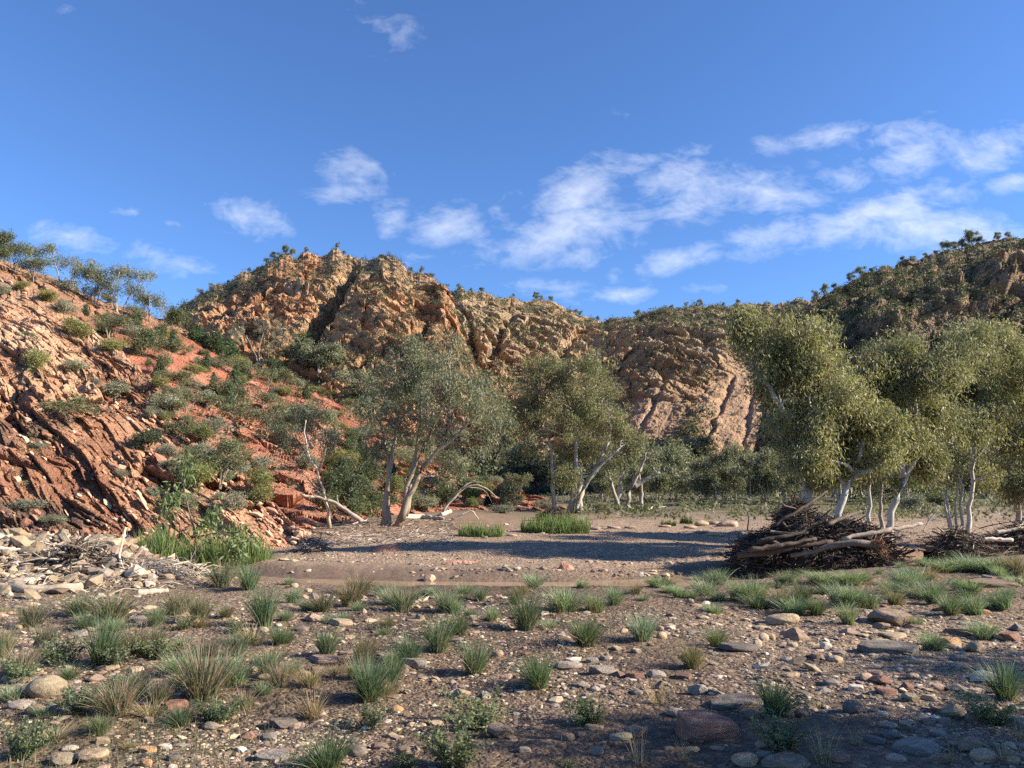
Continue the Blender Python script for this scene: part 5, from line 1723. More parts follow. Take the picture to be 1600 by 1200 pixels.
# pink water-worn bedrock showing through the gravel bar, and boulders at the far bank
def outcrop(label, px0, px1, py, h, seed, col, dep=.5):
    rng = np.random.default_rng(seed)
    a, b = hit(px0, py), hit(px1, py)
    c = (a + b) / 2
    Wd = (b - a).length
    H = h / FPX * c.y
    th = np.linspace(0, 2 * math.pi, 72, endpoint=False)
    rr = np.linspace(0, 1, 26)
    TT, RR = np.meshgrid(th, rr)
    x = RR * np.cos(TT) * Wd / 2
    y = RR * np.sin(TT) * Wd / 2 * dep
    lump = np.clip(.6 + .8 * fbm(x * 1.1 + seed, y * 1.6, 0 * x, 3, seed), .1, 1.3)
    z = H * lump * (1 - RR ** 2.2) - .12 * RR ** 4 - .05 + .03 * fbm(x * 5, y * 5, 0 * x + seed, 3, seed)
    cr = fbm(x * 2.2, y * 2.2, 0 * x + 3, 3, seed + 2)
    z -= .10 * H / .3 * np.exp(-(cr / .05) ** 2) * (1 - RR)
    V = np.stack([x, y, z], -1).reshape(-1, 3)
    i = np.arange(25)[:, None] * 72
    j = np.arange(72)[None]
    q = np.stack([i + j, i + (j + 1) % 72, i + 72 + (j + 1) % 72, i + 72 + j], -1).reshape(-1, 4)
    cc = np.array(col)[None] * (1 + .25 * fbm(V[:, 0], V[:, 1], V[:, 2] + seed, 4, seed))[:, None]
    o = link('rock_outcrop', mesh_np('rock_outcrop', V, [q], cc, True, (M_PINK,)), None, (c.x, c.y + Wd * dep * .3, c.z))
    tag(o, label, 'rock', 'pink rocks of the creek bed')


PK = (.42, .22, .155)
outcrop('low pink bedrock hump at the left end of the gravel bar', 485, 535, 868, 7, 1, PK)
outcrop('larger reddish bedrock hump with a cleft, left of the pool of shade', 565, 640, 862, 13, 2, (.36, .18, .125))
outcrop('flat pink bedrock patch on the gravel left of the cream pyramid stone', 540, 605, 872, 4, 3, PK)
outcrop('long thin pink ledge along the near edge of the pool of shade', 672, 770, 880, 7, 4, PK, .25)
outcrop('crumbling pink ledge right of the long thin ledge', 762, 850, 891, 7, 5, (.44, .25, .18), .25)
outcrop('rounded pink boulder, left of the pair in the creek bed', 868, 902, 890, 16, 6, PK, .8)
outcrop('rounded pink boulder, right of the pair in the creek bed', 908, 945, 887, 16, 7, (.37, .19, .14), .8)
for i, (px, py, w, h) in enumerate([(1098, 822, 22, 11), (1118, 820, 18, 8), (1140, 823, 34, 12), (1080, 826, 20, 6), (1040, 824, 18, 5), (960, 826, 20, 5), (985, 826, 16, 5), (930, 828, 16, 6), (1100, 834, 24, 6), (1120, 838, 26, 8), (1072, 815, 14, 6), (800, 838, 16, 5), (900, 832, 12, 5), (1150, 835, 20, 6), (470, 838, 26, 10), (450, 846, 26, 10)]):
    put_rock(px, py, w, h, 'pink' if i % 3 else 'tan', 'round', name='stone')

# ------------------------------------------------------------------ driftwood
WOODS = [(.22, .175, .135), (.28, .23, .18), (.16, .12, .09), (.34, .29, .23), (.12, .085, .062)]
PALE = [(.50, .43, .34), (.44, .37, .29), (.38, .31, .24)]


def log(label, pts, r0, r1, col, seed, name='log', cat='log', group=None, parts=(), rootball=0.0, world=False, lift=0.6):
    rng = np.random.default_rng(seed)
    if not world:
        W_ = []
        for (px, py) in pts:
            p = hit(px, py)
            W_.append(np.array(p) + np.array([0, 0, r0 * lift]))
        pts = W_
    pts = [np.array(p, float) for p in pts]
    b = pts[0].copy()
    k = 16
    P = resample(pts, k) - b
    ln = np.linalg.norm(P[-1] - P[0])
    P[1:-1] += rng.normal(size=(k - 2, 3)) * ln * .006
    R = np.linspace(r0, r1, k) * (1 + .12 * rng.normal(size=k))
    v, fs = tubes(P[None], np.abs(R)[None], 12)
    cen = np.repeat(P, 12, 0)
    dv = v - cen
    v = cen + dv * (1 + .22 * fbm(v[:, 0] * 3, v[:, 1] * 3, v[:, 2] * 8 + seed, 3, seed))[:, None]
    mb = MB()
    mb.add(v, fs, np.array(col) * (1 + .3 * fbm(v[:, 0] * 4, v[:, 1] * 4, v[:, 2] * 9, 3, seed + 1))[:, None])
    e = empty(name, b, label, cat, group)
    t = link('trunk', mb.mesh('trunk', M_WOOD, True), e)
    for pp, q0, q1 in parts:       # side branches: lists of points in world metres relative to the log's foot
        v2, f2 = tubes(resample(np.array(pp, float), 8)[None], np.linspace(q0, q1, 8)[None], 6)
        m2 = MB()
        m2.add(v2, f2, np.array(col) * rng.uniform(.8, 1.1))
        link('branch', m2.mesh('branch', M_WOOD, True), e)
    if rootball:
        m3 = MB()
        n = 70
        d = rng.normal(size=(n, 3))
        dirn = P[0] - P[3]
        dirn /= np.linalg.norm(dirn)
        d = d - (d @ dirn)[:, None] * dirn * .6 + dirn * .5
        d /= np.linalg.norm(d, axis=1, keepdims=True)
        L_ = rootball * rng.uniform(.4, 1.1, (n, 1))
        A = P[0] + rng.normal(size=(n, 3)) * .05
        E_ = A + d * L_
        M_ = (A + E_) / 2 + rng.normal(size=(n, 3)) * .1 * rootball
        pl = np.stack([A, (A + M_) / 2 + d * .02, M_, (M_ + E_) / 2 + rng.normal(size=(n, 3)) * .05 * rootball, E_], 1)
        v3, f3 = tubes(pl, np.linspace(.5, .08, 5)[None] * r0 * rng.uniform(.15, .55, (n, 1)), 5)
        m3.add(v3, f3, np.repeat(np.array([(.24, .12, .07), (.17, .10, .065), (.30, .17, .10)])[rng.integers(0, 3, n)], 25, 0))
        link('root_plate', m3.mesh('root_plate', M_WOOD, True), e)
    return e


def sticks(P, rng, lmin, lmax, r, flatz, cols, bend=.12, tilt=None):
    """bent sticks centred on the points P"""
    n = len(P)
    d = rng.normal(size=(n, 3))
    d[:, 2] *= flatz
    if tilt is not None:
        d += np.array(tilt)
    d /= np.linalg.norm(d, axis=1, keepdims=True)
    L_ = rng.uniform(lmin, lmax, (n, 1)) ** 1.0
    k = 5
    t = np.linspace(-.5, .5, k)
    pl = P[:, None] + d[:, None] * (L_[:, None] * t[None, :, None]) + rng.normal(size=(n, k, 3)) * (L_ * bend * .4)[:, None]
    v, fs = tubes(pl, (r * rng.uniform(.35, 1.3, (n, 1))) * np.linspace(1, .45, k)[None], 4)
    c = np.array(cols)[rng.integers(0, len(cols), n)] * rng.uniform(.7, 1.3, (n, 1))
    return v, fs, np.repeat(c, k * 4, 0)


def debris(label, foot, D, prof, depth, n, seed, cols, name='debris_pile', group='heaps of flood debris', core=(.05, .035, .027), lmax=1.1, lump=.16, fine=0):
    """a heap of flood wrack: prof = outline [(px, py_top)] as seen, standing on the land at distance D"""
    rng = np.random.default_rng(seed)
    a = np.array(prof, float)
    xs = np.array([T(p[0], p[1], D)[0] for p in prof])
    zt = np.array([T(p[0], p[1], D)[2] for p in prof])
    x0 = xs.mean()
    z0 = land(x0, D)
    e = empty(name, (x0, D, z0), label, 'debris pile', group)
    nx, ny = 90, 40
    X = np.linspace(xs[0], xs[-1], nx)
    Hh = np.maximum(np.interp(X, xs, zt) - z0, .02)
    S = np.linspace(-1, 1, ny)
    XX = np.repeat(X[None], ny, 0)
    YY = D + S[:, None] * depth * (.55 + .45 * np.sin(np.linspace(.25, math.pi - .25, nx)))[None]
    sh = np.clip(1 - np.abs(S) ** 2.6, 0, 1)
    ZZ = z0 - .15 + (Hh[None] + .15) * sh[:, None]
    nz = fbm(XX * 2.2, YY * 2.2, ZZ * 2.2, 4, seed)
    ZZ = ZZ * 1.0 + lump * nz * sh[:, None] - .08
    YY = YY + .22 * fbm(XX * 2, YY * 2 + 9, ZZ * 3, 4, seed + 1)
    V = np.stack([XX - x0, YY - D, ZZ - z0], -1)
    c = np.array(core) * (1 + .5 * fbm(XX * 4, YY * 4, ZZ * 6, 3, seed + 2))[..., None]
    link('packed_litter', mesh_np('packed_litter', V.reshape(-1, 3), [grid_faces(ny, nx)], c.reshape(-1, 3), False, (M_WOOD,)), e)
    r = rng.integers(0, int(ny * .78), n)
    cidx = rng.integers(1, nx - 1, n)
    P = V[r, cidx] + rng.normal(size=(n, 3)) * .06
    mb = MB()
    mb.add(*sticks(P, rng, .15, lmax, .011, .35, cols))
    m = n // 9
    mb.add(*sticks(V[rng.integers(0, ny // 2, m), rng.integers(1, nx - 1, m)] + np.array([0, -.04, .03]), rng, .6, lmax * 1.7, .026, .22, cols))
    m = n // 5
    mb.add(*sticks(V[rng.integers(ny // 4, ny // 2 + 2, m), rng.integers(1, nx - 1, m)] + np.array([0, 0, .05]), rng, .1, .55, .008, 1.3, cols))
    if fine:
        P = V[rng.integers(0, int(ny * .8), fine), rng.integers(1, nx - 1, fine)] + rng.normal(size=(fine, 3)) * .035
        mb.add(*sticks(P, rng, .05, .24, .006, .8, DK[:4], .3))
    s = link('twigs', mb.mesh('twigs', M_WOOD), e)
    s['kind'] = 'stuff'
    return e


DK = [(.055, .039, .030), (.042, .03, .024), (.075, .053, .04), (.10, .073, .056), (.19, .145, .11)]
debris('big dark heap of flood-packed branches and bark left of the leaning gum trunks', None, 18.9,
       [(1144, 882), (1152, 858), (1165, 846), (1190, 840), (1208, 829), (1220, 815), (1228, 790), (1240, 780), (1254, 796), (1270, 811), (1310, 813), (1340, 821), (1365, 833), (1385, 859), (1400, 882)], 1.25, 2600, 11, DK, lmax=.75, lump=.26, fine=7000)
debris('low heap of twigs and roots around the many-stemmed gum at right', None, 22.0,
       [(1448, 850), (1464, 843), (1478, 831), (1490, 823), (1502, 833), (1518, 842), (1538, 849)], .7, 420, 12, DK + WOODS, name='debris_pile', lmax=.9)
debris('broken branch heap at the right edge of the photo', None, 22.5,
       [(1535, 849), (1555, 838), (1575, 829), (1592, 820), (1620, 822), (1650, 849)], .9, 420, 13, DK + WOODS, lmax=1.3)
debris('tangle of pale roots and twigs on top of the rubble mound at left', None, 14.2,
       [(62, 892), (80, 874), (100, 858), (118, 848), (130, 852), (150, 868), (170, 878), (190, 892)], .6, 700, 14, WOODS + DK[:2], core=(.13, .10, .075), lmax=.7)
debris('low wrack of bleached twigs spilling right from the rubble mound', None, 14.0,
       [(170, 905), (200, 892), (240, 886), (290, 890), (325, 905)], .45, 200, 15, PALE + WOODS, core=(.19, .145, .105), lmax=1.1)
debris('small snag of roots at the toe of the rocky slope', None, 22.2,
       [(466, 855), (476, 842), (490, 838), (505, 845), (512, 856)], .5, 160, 16, WOODS + PALE, core=(.16, .11, .08), lmax=.8)
debris('mound of drift roots in front of the forked gum', None, 37,
       [(840, 806), (852, 797), (866, 793), (880, 797), (892, 806)], .7, 260, 17, DK, lmax=.8)

LG = 'logs of flood driftwood'


def dlog(label, ppx, D, r0, r1, col, seed, **kw):
    """a log given by the pixels it passes and its distance"""
    DD = D if np.ndim(D) else [D] * len(ppx)
    return log(label, [T(p[0], p[1], d) for p, d in zip(ppx, DD)], r0, r1, col, seed, world=True, group=LG, **kw)


dlog('thick pale log with a torn red-brown root end before the big debris heap', [(1368, 852), (1345, 848), (1320, 848), (1290, 856), (1262, 864), (1235, 868)], [17.4, 17.4, 17.5, 17.6, 17.7, 17.8], .085, .045, (.21, .16, .12), 1, rootball=.38)
dlog('long grey pole sticking out right from the big debris heap', [(1316, 842), (1380, 830), (1440, 819)], [17.7, 17.8, 18.2], .055, .04, (.30, .24, .19), 2)
dlog('dark lowest log along the base of the big debris heap', [(1152, 868), (1200, 862), (1260, 852), (1300, 846)], [17.6, 17.6, 17.6, 17.7], .075, .05, (.075, .055, .042), 3)
dlog('second log from the bottom on the face of the big debris heap', [(1170, 860), (1230, 850), (1275, 842)], [17.5, 17.5, 17.6], .06, .04, (.095, .07, .052), 4)
dlog('shorter log high on the face of the big debris heap', [(1185, 846), (1225, 838), (1262, 831)], [17.7, 17.6, 17.7], .05, .035, (.075, .055, .042), 5)
dlog('brown bough slanting up across the top of the big debris heap', [(1205, 822), (1240, 802), (1270, 784), (1292, 768)], [18.2, 18.2, 18.5, 19.2], .04, .025, (.08, .057, .042), 6)
dlog('snapped branch slanting over the right shoulder of the big debris heap', [(1292, 820), (1318, 808), (1345, 799)], [18.0, 18.2, 18.5], .05, .03, (.13, .10, .075), 7)
dlog('thin dark stake standing upright left of the big debris heap', [(1168, 828), (1170, 812), (1168, 800)], 18.2, .02, .014, (.10, .075, .06), 8)
dlog('smooth bleached log lying on the right bank', [(1536, 842), (1560, 843), (1582, 844)], 20.8, .06, .05, (.50, .42, .33), 9)
dlog('shorter bleached log behind the smooth one on the right bank', [(1556, 832), (1580, 828), (1602, 824)], 22.0, .06, .04, (.46, .38, .29), 10)
dlog('forked white branch standing among the grass left of the many-stemmed gum', [(1442, 830), (1452, 812), (1466, 797)], 22.5, .022, .008, (.55, .48, .40), 11,
     parts=[([(.1, 0, .17), (.32, 0, .42), (.55, 0, .58)], .014, .004), ([(.15, 0, .25), (.25, .05, .5), (.34, .05, .66)], .012, .004), ([(.2, 0, .33), (.45, 0, .48), (.6, .02, .5)], .010, .004)])
log('long grey log lying behind the grass tufts at the left edge', [(-30, 922), (40, 926), (90, 926), (128, 922)], .085, .06, (.36, .285, .215), 12, group=LG)
log('bleached splintered log end among the twigs right of the rubble mound', [(214, 930), (235, 928), (262, 926)], .055, .03, (.48, .40, .31), 13, group=LG)
log('white log half buried at the far left of the rubble mound', [(-20, 860), (10, 862), (32, 864)], .06, .04, (.55, .48, .39), 14, group=LG)
log('thick white fallen log right of the broad gum', [(624, 810), (660, 810), (694, 813)], .12, .07, (.55, .47, .36), 15, group=LG)
log('short white log beyond the end of the thick fallen log', [(690, 806), (704, 801)], .11, .09, (.55, .47, .37), 16, group=LG)
dlog('grey fallen trunk leaning down the bank left of the broad gum', [(566, 815), (548, 802), (530, 790), (512, 779), (492, 777), (470, 772)], [29.5, 29.5, 29.5, 29.5, 29.3, 29], .09, .04, (.33, .28, .23), 17,
     parts=[([(-.9, 0, .6), (-1.0, 0, .95), (-.98, 0, 1.0)], .03, .02), ([(-1.6, 0, .98), (-2.2, .1, 1.7), (-2.6, .1, 2.1)], .035, .008)])
dlog('bare arching branch fallen between the broad gum and the reeds', [(691, 800), (708, 779), (722, 764), (740, 756), (760, 762), (778, 778)], 33, .06, .012, (.44, .38, .31), 18,
     parts=[([(.6, 0, .8), (1.2, .1, 1.3), (1.7, .1, 1.25)], .03, .006), ([(.9, 0, 1.05), (1.8, .2, 1.0), (2.1, .2, .4)], .022, .004), ([(.5, 0, .7), (1.0, .1, 1.2), (1.4, .1, 1.35)], .03, .006)])
dlog('crooked pale branch propped up at the left of the short reed clump', [(705, 812), (730, 800), (738, 797), (748, 812)], 32, .045, .02, (.50, .43, .34), 19)
log('thin bleached log at the toe of the rocky slope', [(488, 832), (510, 834), (530, 838)], .05, .03, (.52, .45, .36), 20, group=LG)
log('thin pale branch lying left of the broad gum trunk', [(540, 822), (560, 818), (576, 812)], .04, .015, (.46, .39, .31), 21, group=LG)
log('small bleached log on the far bank beside the half-dead grey gum', [(1010, 797), (1022, 794), (1040, 793)], .09, .05, (.50, .43, .34), 22, group=LG)

# bleached twig spray over the left rubble, drooping right
rg = np.random.default_rng(77)
e = empty('fallen_branch', T(215, 892, 14.2), 'spray of bleached arching twigs over the rubble at left', 'branch')
pl = []
for i in range(46):
    a = T(rg.uniform(205, 260), rg.uniform(872, 905), 14.0 + rg.uniform(-.5, .5))
    b = T(rg.uniform(285, 325), rg.uniform(898, 928), 13.4 + rg.uniform(-.4, .4))
    m = (a + b) / 2 + np.array([0, 0, rg.uniform(.08, .3)])
    t = np.linspace(0, 1, 7)[:, None]
    pl.append((1 - t) ** 2 * a + 2 * t * (1 - t) * m + t ** 2 * b + rg.normal(size=(7, 3)) * .015 - np.array(e.location))
mb = MB()
v, fs = tubes(np.array(pl), np.linspace(.008, .003, 7)[None] * rg.uniform(.6, 1.5, (46, 1)), 4)
mb.add(v, fs, np.repeat(np.array(PALE)[rg.integers(0, 3, 46)], 28, 0))
link('twigs', mb.mesh('twigs', M_WOOD), e)

# litter of fallen twigs under the broad gum and along the banks
mb = MB()
rg = np.random.default_rng(78)
pts = []
for _ in range(1500):
    if rg.random() < .5:
        px, py = rg.uniform(520, 715), rg.uniform(812, 852)
    elif rg.random() < .7:
        px, py = rg.uniform(1380, 1600), rg.uniform(832, 866)
    else:
        px, py = rg.uniform(0, 330), rg.uniform(850, 925)
    p = hit(px, py)
    if p is not None and p.y < 60:
        pts.append((p.x, p.y, p.z + .02))
mb.add(*sticks(np.array(pts), rg, .15, .9, .011, .12, WOODS + PALE[:2]))
o = link('twig_litter', mb.mesh('twig_litter', M_WOOD))
o['kind'] = 'stuff'

# ------------------------------------------------------------------ gravel and pebbles (countless)
def pebbles(name, n, py0, py1, seed, px_to_r, keep, pal, flat=(.2, .55)):
    rng = np.random.default_rng(seed)
    # spread by how the ground recedes, then drop to the land
    px = rng.uniform(-350, 1950, n)
    py = rng.uniform(py0, py1, n)
    u, t = ray(px, py)
    y = -CAMH / t
    for _ in range(3):
        y = (ground_z(u * y, y) - CAMH) / t
    x = u * y
    ok = (y > 1.2) & (y < 60)
    x, y, px, py = x[ok], y[ok], px[ok], py[ok]
    ok = keep(x, y, px, py, rng)
    x, y, px, py = x[ok], y[ok], px[ok], py[ok]
    m = len(x)
    r = px_to_r(x, y, px, py, rng)
    z = ground_z(x, y)
    v = ICO1[None] * rng.uniform(.72, 1.2, (m, 12 if len(ICO1) == 12 else len(ICO1), 1))
    s = np.stack([rng.uniform(.7, 1.3, m), rng.uniform(.7, 1.3, m), rng.uniform(*flat, m)], 1)
    v = v * (s * r[:, None])[:, None]
    a = rng.uniform(0, 6.283, m)
    ca, sa = np.cos(a)[:, None], np.sin(a)[:, None]
    tl = rng.normal(0, .22, m)[:, None]
    vz = v[..., 2] + v[..., 0] * tl
    v = np.stack([v[..., 0] * ca - v[..., 1] * sa, v[..., 0] * sa + v[..., 1] * ca, vz], -1)
    v += np.stack([x, y, z + .02 * r], 1)[:, None]
    pal = np.array(pal)
    c = pal[rng.integers(0, len(pal), m)] * rng.uniform(.75, 1.25, (m, 1))
    F = (np.arange(m) * len(ICO1))[:, None, None] + ICO1F[None]
    o = link(name, mesh_np(name, v.reshape(-1, 3), [F.reshape(-1, 3)], np.repeat(c, len(ICO1), 0), False, (M_PEB,)))
    o['kind'] = 'stuff'


PAL = [SCOL[k] for k in ('cream', 'tan', 'pink', 'grey', 'brown', 'purple-brown', 'tan', 'brown', 'grey', 'olive tan', 'cream', 'grey', 'brown', 'dark grey', 'dark grey', 'purple-brown')] + [SCOL['white']]


def k_near(x, y, px, py, rng):
    d = y - creek_y(x)
    m = .5 + 1.4 * fbm(x * .6, y * .6, 0 * x, 4, 5) + .8 * sstep(950, 1300, px) * sstep(960, 1000, py) * (py < 1120) + .35 * (py < 1000)
    return (d < -1.3) & (rng.uniform(0, 1.1, len(x)) < m)


def k_bar(x, y, px, py, rng):
    d = y - creek_y(x)
    m = .55 + .8 * fbm(x * .35, y * .35, 0 * x, 4, 15)
    edge = (d < 3.6) & (px > 640) & (px < 1180)
    return (d > 1.5) & (y < 34) & (x > -7.5 - .2 * y) & (rng.uniform(0, 1, len(x)) < np.where(edge, 1.0, m * .6)) & ~((px < 660) & (d < 3.2) & (rng.random(len(x)) > .14)) & ~((x > 7) & (d < 5))


pebbles('gravel', 95000, 930, 1330, 1, lambda x, y, px, py, g: np.clip(y * .00125 * g.lognormal(0, .72, len(x)), .004, .11), k_near, PAL)
pebbles('creek_gravel', 17000, 815, 912, 2, lambda x, y, px, py, g: np.clip(y * .0014 * g.lognormal(0, .45, len(x)) * (1 + 1.1 * (y - creek_y(x) < 3.4)), .01, .16), k_bar, PAL + [SCOL['cream'], SCOL['tan']] * 2)
def rubble():
    rng = np.random.default_rng(3)
    n = 7000
    x = rng.normal(-10.2, 2.6, n)
    y = rng.normal(14.9, 1.7, n)
    ok = (x < -5.2) & (y > 11.3) & (y < creek_y(x) - .3)
    x, y = x[ok], y[ok]
    m = len(x)
    z = ground_z(x, y)
    r = np.clip(.034 * rng.lognormal(0, .68, m), .012, .22)
    v = ICO1[None] * rng.uniform(.68, 1.25, (m, len(ICO1), 1)) * (np.stack([rng.uniform(.7, 1.4, m), rng.uniform(.7, 1.3, m), rng.uniform(.4, .85, m)], 1) * r[:, None])[:, None]
    v = v + np.stack([x, y, z + .3 * r], 1)[:, None]
    v[..., 2] += (v[..., 0] - x[:, None]) * rng.normal(0, .35, m)[:, None]
    pal = np.array([SCOL[k] for k in ('cream', 'tan', 'tan', 'white', 'olive tan', 'pink', 'brown', 'grey')])
    c = pal[rng.integers(0, len(pal), m)] * rng.uniform(.55, .98, (m, 1))
    F = (np.arange(m) * len(ICO1))[:, None, None] + ICO1F[None]
    o = link('rubble', mesh_np('rubble', v.reshape(-1, 3), [F.reshape(-1, 3)], np.repeat(c, len(ICO1), 0), False, (M_PEB,)))
    o['kind'] = 'stuff'


rubble()


def slope_rubble():
    rng = np.random.default_rng(5)
    o, V, PX, PY = HILLS[0]
    n = 9000
    r = rng.integers(4, V.shape[0] - 60, n)
    c = rng.integers(2, V.shape[1] - 2, n)
    P = V[r, c]
    k = fbm(P[:, 0] * .35, P[:, 1] * .35, P[:, 2] * .35, 4, 33) + .2 * (PX[r, c] > 330) + .2 * (PY[r, c] < 520)
    ok = (PX[r, c] > -60) & (k + rng.normal(0, .2, n) > .12)
    P = P[ok][:1500]
    m = len(P)
    rr = np.clip(.06 * rng.lognormal(0, .6, m), .02, .3)
    v = ICO1[None] * rng.uniform(.62, 1.3, (m, len(ICO1), 1)) * (np.stack([rng.uniform(.7, 1.5, m), rng.uniform(.7, 1.3, m), rng.uniform(.35, .8, m)], 1) * rr[:, None])[:, None]
    t1 = rng.normal(-.5, .4, m)[:, None]
    v[..., 2] += v[..., 0] * t1
    v = v + (P + np.array([0, 0, .02]))[:, None]
    pal = np.array([(.42, .24, .15), (.36, .18, .11), (.50, .34, .23), (.28, .13, .08), (.46, .30, .2)])
    cc = pal[rng.integers(0, 5, m)] * rng.uniform(.75, 1.2, (m, 1))
    F = (np.arange(m) * len(ICO1))[:, None, None] + ICO1F[None]
    ob = link('slope_rubble', mesh_np('slope_rubble', v.reshape(-1, 3), [F.reshape(-1, 3)], np.repeat(cc, len(ICO1), 0), False, (M_PEB,)))
    ob['kind'] = 'stuff'


slope_rubble()
pebbles('bank_stones', 900, 832, 868, 4, lambda x, y, px, py, g: np.clip(y * .002 * g.lognormal(0, .5, len(x)), .02, .12), lambda x, y, px, py, g: (px > 1390) & (y > creek_y(x) + 2), [SCOL[k] for k in ('pink', 'tan', 'brown', 'red', 'cream')])

# short green growth between the stones
rg = np.random.default_rng(90)
mb = MB()
n = 5200
px = rg.uniform(-60, 1660, n * 4)
py = rg.uniform(925, 1300, n * 4)
u, t = ray(px, py)
y = -CAMH / t
for _ in range(3):
    y = (ground_z(u * y, y) - CAMH) / t
x = u * y
w_ = fbm(x * .45, y * .45, 0 * x + 7, 4, 9) + .22 * (px < 420) - .25 * sstep(900, 1300, px) * (py > 960)
ok = (w_ + rg.normal(0, .12, len(w_)) > .12) & (y < creek_y(x) - 1.2)
x, y = x[ok][:n], y[ok][:n]
m = len(x)
z = ground_z(x, y)
v, f, k = blades(m, rg, 1.0, .5, .03, .12, .0035)
v = v.reshape(m, k, 3)
b0 = v[:, :2].mean(1)
v[..., 0] += (x - b0[:, 0])[:, None]
v[..., 1] += (y - b0[:, 1])[:, None]
v[..., 2] += z[:, None]
pl = np.array([(.10, .125, .05), (.16, .15, .08), (.24, .20, .12), (.09, .12, .05)])
mb.add(v.reshape(-1, 3), f, np.repeat(pl[rg.integers(0, 4, m)], k, 0))
o = link('short_grass', mb.mesh('short_grass', M_GRASS))
o['kind'] = 'stuff'

# ------------------------------------------------------------------ labels
def relation(dx, dy, s):
    if abs(dx) > 1.6 * abs(dy):
        return 'left of' if dx < 0 else 'right of'
    if abs(dy) > 1.6 * abs(dx):
        return 'behind' if dy < 0 else 'in front of'
    return ('behind and left of' if dx < 0 else 'behind and right of') if dy < 0 else ('in front and left of' if dx < 0 else 'in front and right of')


def dist_word(d, s):
    return 'close' if d < 45 * s else ('a little way' if d < 110 * s else 'well')


def auto(items, desc, marks, group, s=1.0):
    used = set()
    for it in items:
        if it.get('label'):
            used.add(it['label'])
    for it in items:
        if it.get('label'):
            lb = it['label']
        else:
            px, py = it['px']
            ms = sorted(marks, key=lambda m: math.hypot(m[0] - px, 1.5 * (m[1] - py)))
            lb = None
            cand = []
            for m in ms[:7]:
                d = math.hypot(px - m[0], 1.5 * (py - m[1]))
                for ds in desc(it):
                    cand.append(f"{ds} {dist_word(d, s)} {relation(px - m[0], py - m[1], s)} the {m[2]}")
            for c in cand:
                if c not in used and len(c.split()) <= 16:
                    lb = c
                    break
            lb = lb or cand[0]
            used.add(lb)
        it['o']['label'] = lb
        it['o']['group'] = group(it) if callable(group) else group


FG = [(62, 1070, 'olive-tan boulder'), (1116, 1140, 'rust-red block'), (1407, 965, 'big brown boulder'), (1400, 1014, 'long dark slab'), (1228, 967, 'tan oval boulder'), (670, 902, 'cream pyramid stone'),
      (642, 1035, 'grey wedge stone'), (972, 1152, 'shiny olive cobble'), (500, 1032, 'pinkish propped slab'), (440, 1130, 'dark slab in shade'), (1560, 912, 'long brown slab'), (54, 902, 'white pyramid stone'), (620, 1108, 'orange cobble'),
      (60, 922, 'long grey log'), (120, 868, 'pale root tangle'), (160, 848, 'pale tilted slab'), (1339, 1104, 'dark grey round boulder'), (1498, 1112, 'olive-brown block'), (885, 880, 'pink boulder pair'), (1154, 1102, 'broad grey slab'),
      (1270, 850, 'big debris heap'), (300, 850, 'left reed bed'), (860, 822, 'long reed bed'), (311, 850, 'sapling'), (1523, 1165, 'brown split block'), (778, 1143, 'grey-brown rock hump'), (240, 925, 'bleached log end'), (1163, 1012, 'dark plank stone'), (1490, 815, 'many-stemmed gum'), (1120, 825, 'far pink boulders')]
SH = {'round': ['rounded', 'smooth'], 'slab': ['flat', 'thin'], 'block': ['angular', 'chunky']}


def d_rock(it):
    sz = 'small' if it['w'] < .13 else ('medium' if it['w'] < .26 else 'large')
    a, b = SH[it['kind']]
    return [f"{a} {it['colour']} stone", f"{sz} {it['colour']} {b} stone", f"{sz} {a} {it['colour']} stone"]


def d_tuft(it):
    sz = 'small' if it['h'] < .28 else ('medium' if it['h'] < .42 else 'tall')
    lo = 'wide' if it['w'] > it['h'] * 1.15 else 'upright'
    k = {'g': 'green rush tuft', 's': 'silvery green grass tuft', 'b': 'brown-tipped grass tuft', 'y': 'dry straw tuft', 'x': 'clump of dead stalks', 'l': 'leafy green herb'}[it['kind']]
    return [k, f'{sz} {k}', f'{lo} {k}', f'{sz} {lo} {k}']


def d_shrub(it):
    sz = 'small' if it['h'] < .8 else ('medium' if it['h'] < 1.8 else 'large')
    k = {'c': 'dark conical cypress pine', 's': 'grey saltbush', 'y': 'yellow-green rounded shrub', 'd': 'dark green shrub', 'o': 'open olive acacia'}[it['kind']]
    return [k, f'{sz} {k}']


VM = [(975, 760, 'half-dead grey gum'), (890, 770, 'forked gum'), (1117, 770, 'single white-stemmed valley gum'), (1172, 765, 'dark-crowned gum'), (1160, 650, 'pale landslide'), (1270, 810, 'big debris heap'), (1400, 770, 'curved leaning trunk'), (1490, 780, 'many-stemmed gum'), (1515, 770, 'straight white trunk'), (1588, 790, 'edge gum at right'), (1300, 780, 'thick leaning trunk'), (1357, 780, 'thin straight gum')]


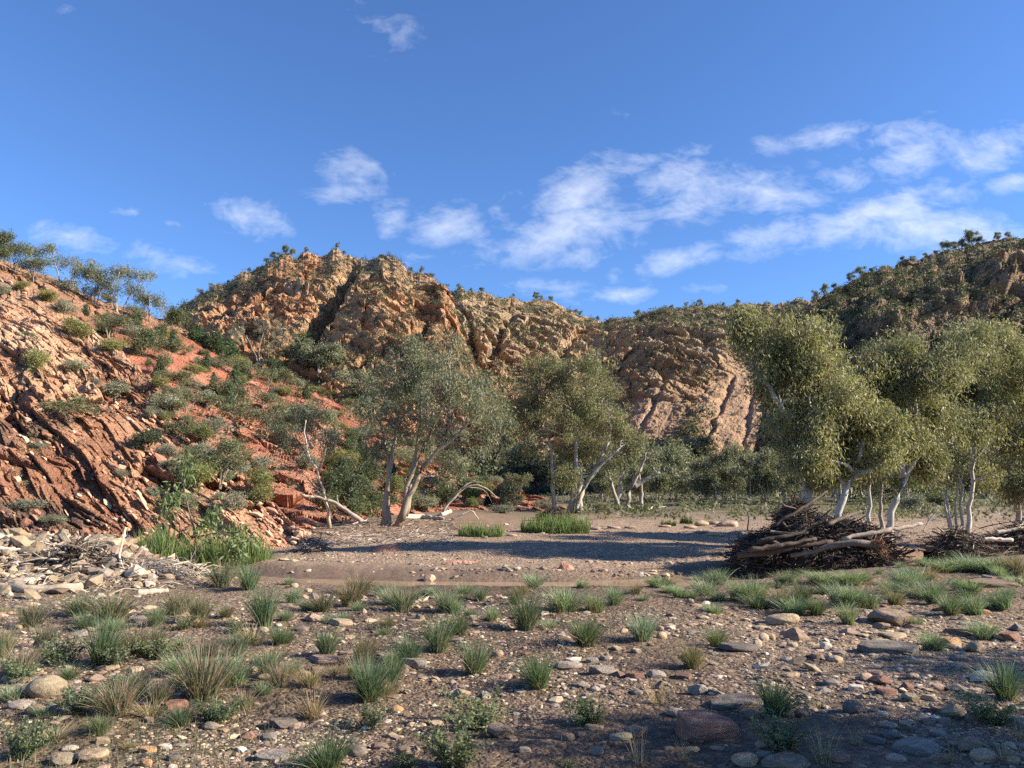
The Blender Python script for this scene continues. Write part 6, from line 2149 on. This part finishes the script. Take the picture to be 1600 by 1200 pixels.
def d_valley(it):
    sz = 'small' if it['h'] < 4.2 else ('medium-sized' if it['h'] < 5.3 else 'tall')
    k = 'dim' if it['k'] < .7 else ('mid-green' if it['k'] < .85 else 'pale')
    return [f'{k} valley gum', f'{sz} {k} valley gum', f'{sz} {k} far valley gum' if it['D'] > 88 else f'{sz} {k} nearer valley gum']


for it in TUFTS:
    it['o']['category'] = {'g': 'grass tuft', 's': 'grass tuft', 'b': 'grass tuft', 'y': 'grass tuft', 'x': 'dead plant', 'l': 'plant'}[it['kind']]
for it in ROCKS:
    it['o']['category'] = 'rock'
auto(EXTRA, d_valley, VM, 'gums of the far valley floor')
auto(ROCKS, d_rock, FG, 'loose stones of the creek flat')
auto(TUFTS, d_tuft, FG, lambda it: 'dead stalks on the stony flat' if it['kind'] == 'x' else ('leafy herbs on the stony flat' if it['kind'] == 'l' else 'grass tufts on the stony flat'))
SM = [(517, 760, 'slender white gum'), (608, 780, 'broad gum trunks'), (405, 530, 'rounded scree gum'), (100, 430, 'flat-topped skyline gum'), (190, 460, 'open skyline gum'), (290, 850, 'left reed bed'), (890, 770, 'forked gum'), (230, 490, 'little skyline gum'),
      (740, 770, 'arching fallen branch'), (650, 600, 'broad gum crown'), (540, 800, 'grey fallen trunk'), (366, 595, 'tall scree cypress'), (112, 640, 'spreading acacia on the rock face'), (163, 507, 'lone cypress near the spur top'), (0, 400, 'edge gum at left'), (975, 770, 'half-dead grey gum'), (300, 740, 'sapling top'), (1400, 770, 'curved leaning trunk')]
for it in SHRUBS:
    if it['kind'] == 'c' and it['px'] and abs(it['px'][0] - 366) < 2:
        it['label'] = 'tallest dark cypress pine on the red scree below the rounded gum'
    if it['kind'] == 'o' and it['px'] and abs(it['px'][0] - 112) < 2:
        it['label'] = 'wide spreading acacia growing from the bare rock face at left'
    if it['kind'] == 'c' and it['px'] and abs(it['px'][0] - 163) < 2:
        it['label'] = 'lone conical cypress pine near the top of the rocky spur'
auto(SHRUBS, d_shrub, SM, lambda it: 'cypress pines on the left hillside' if it['kind'] == 'c' else 'shrubs on the left hillside', .8)
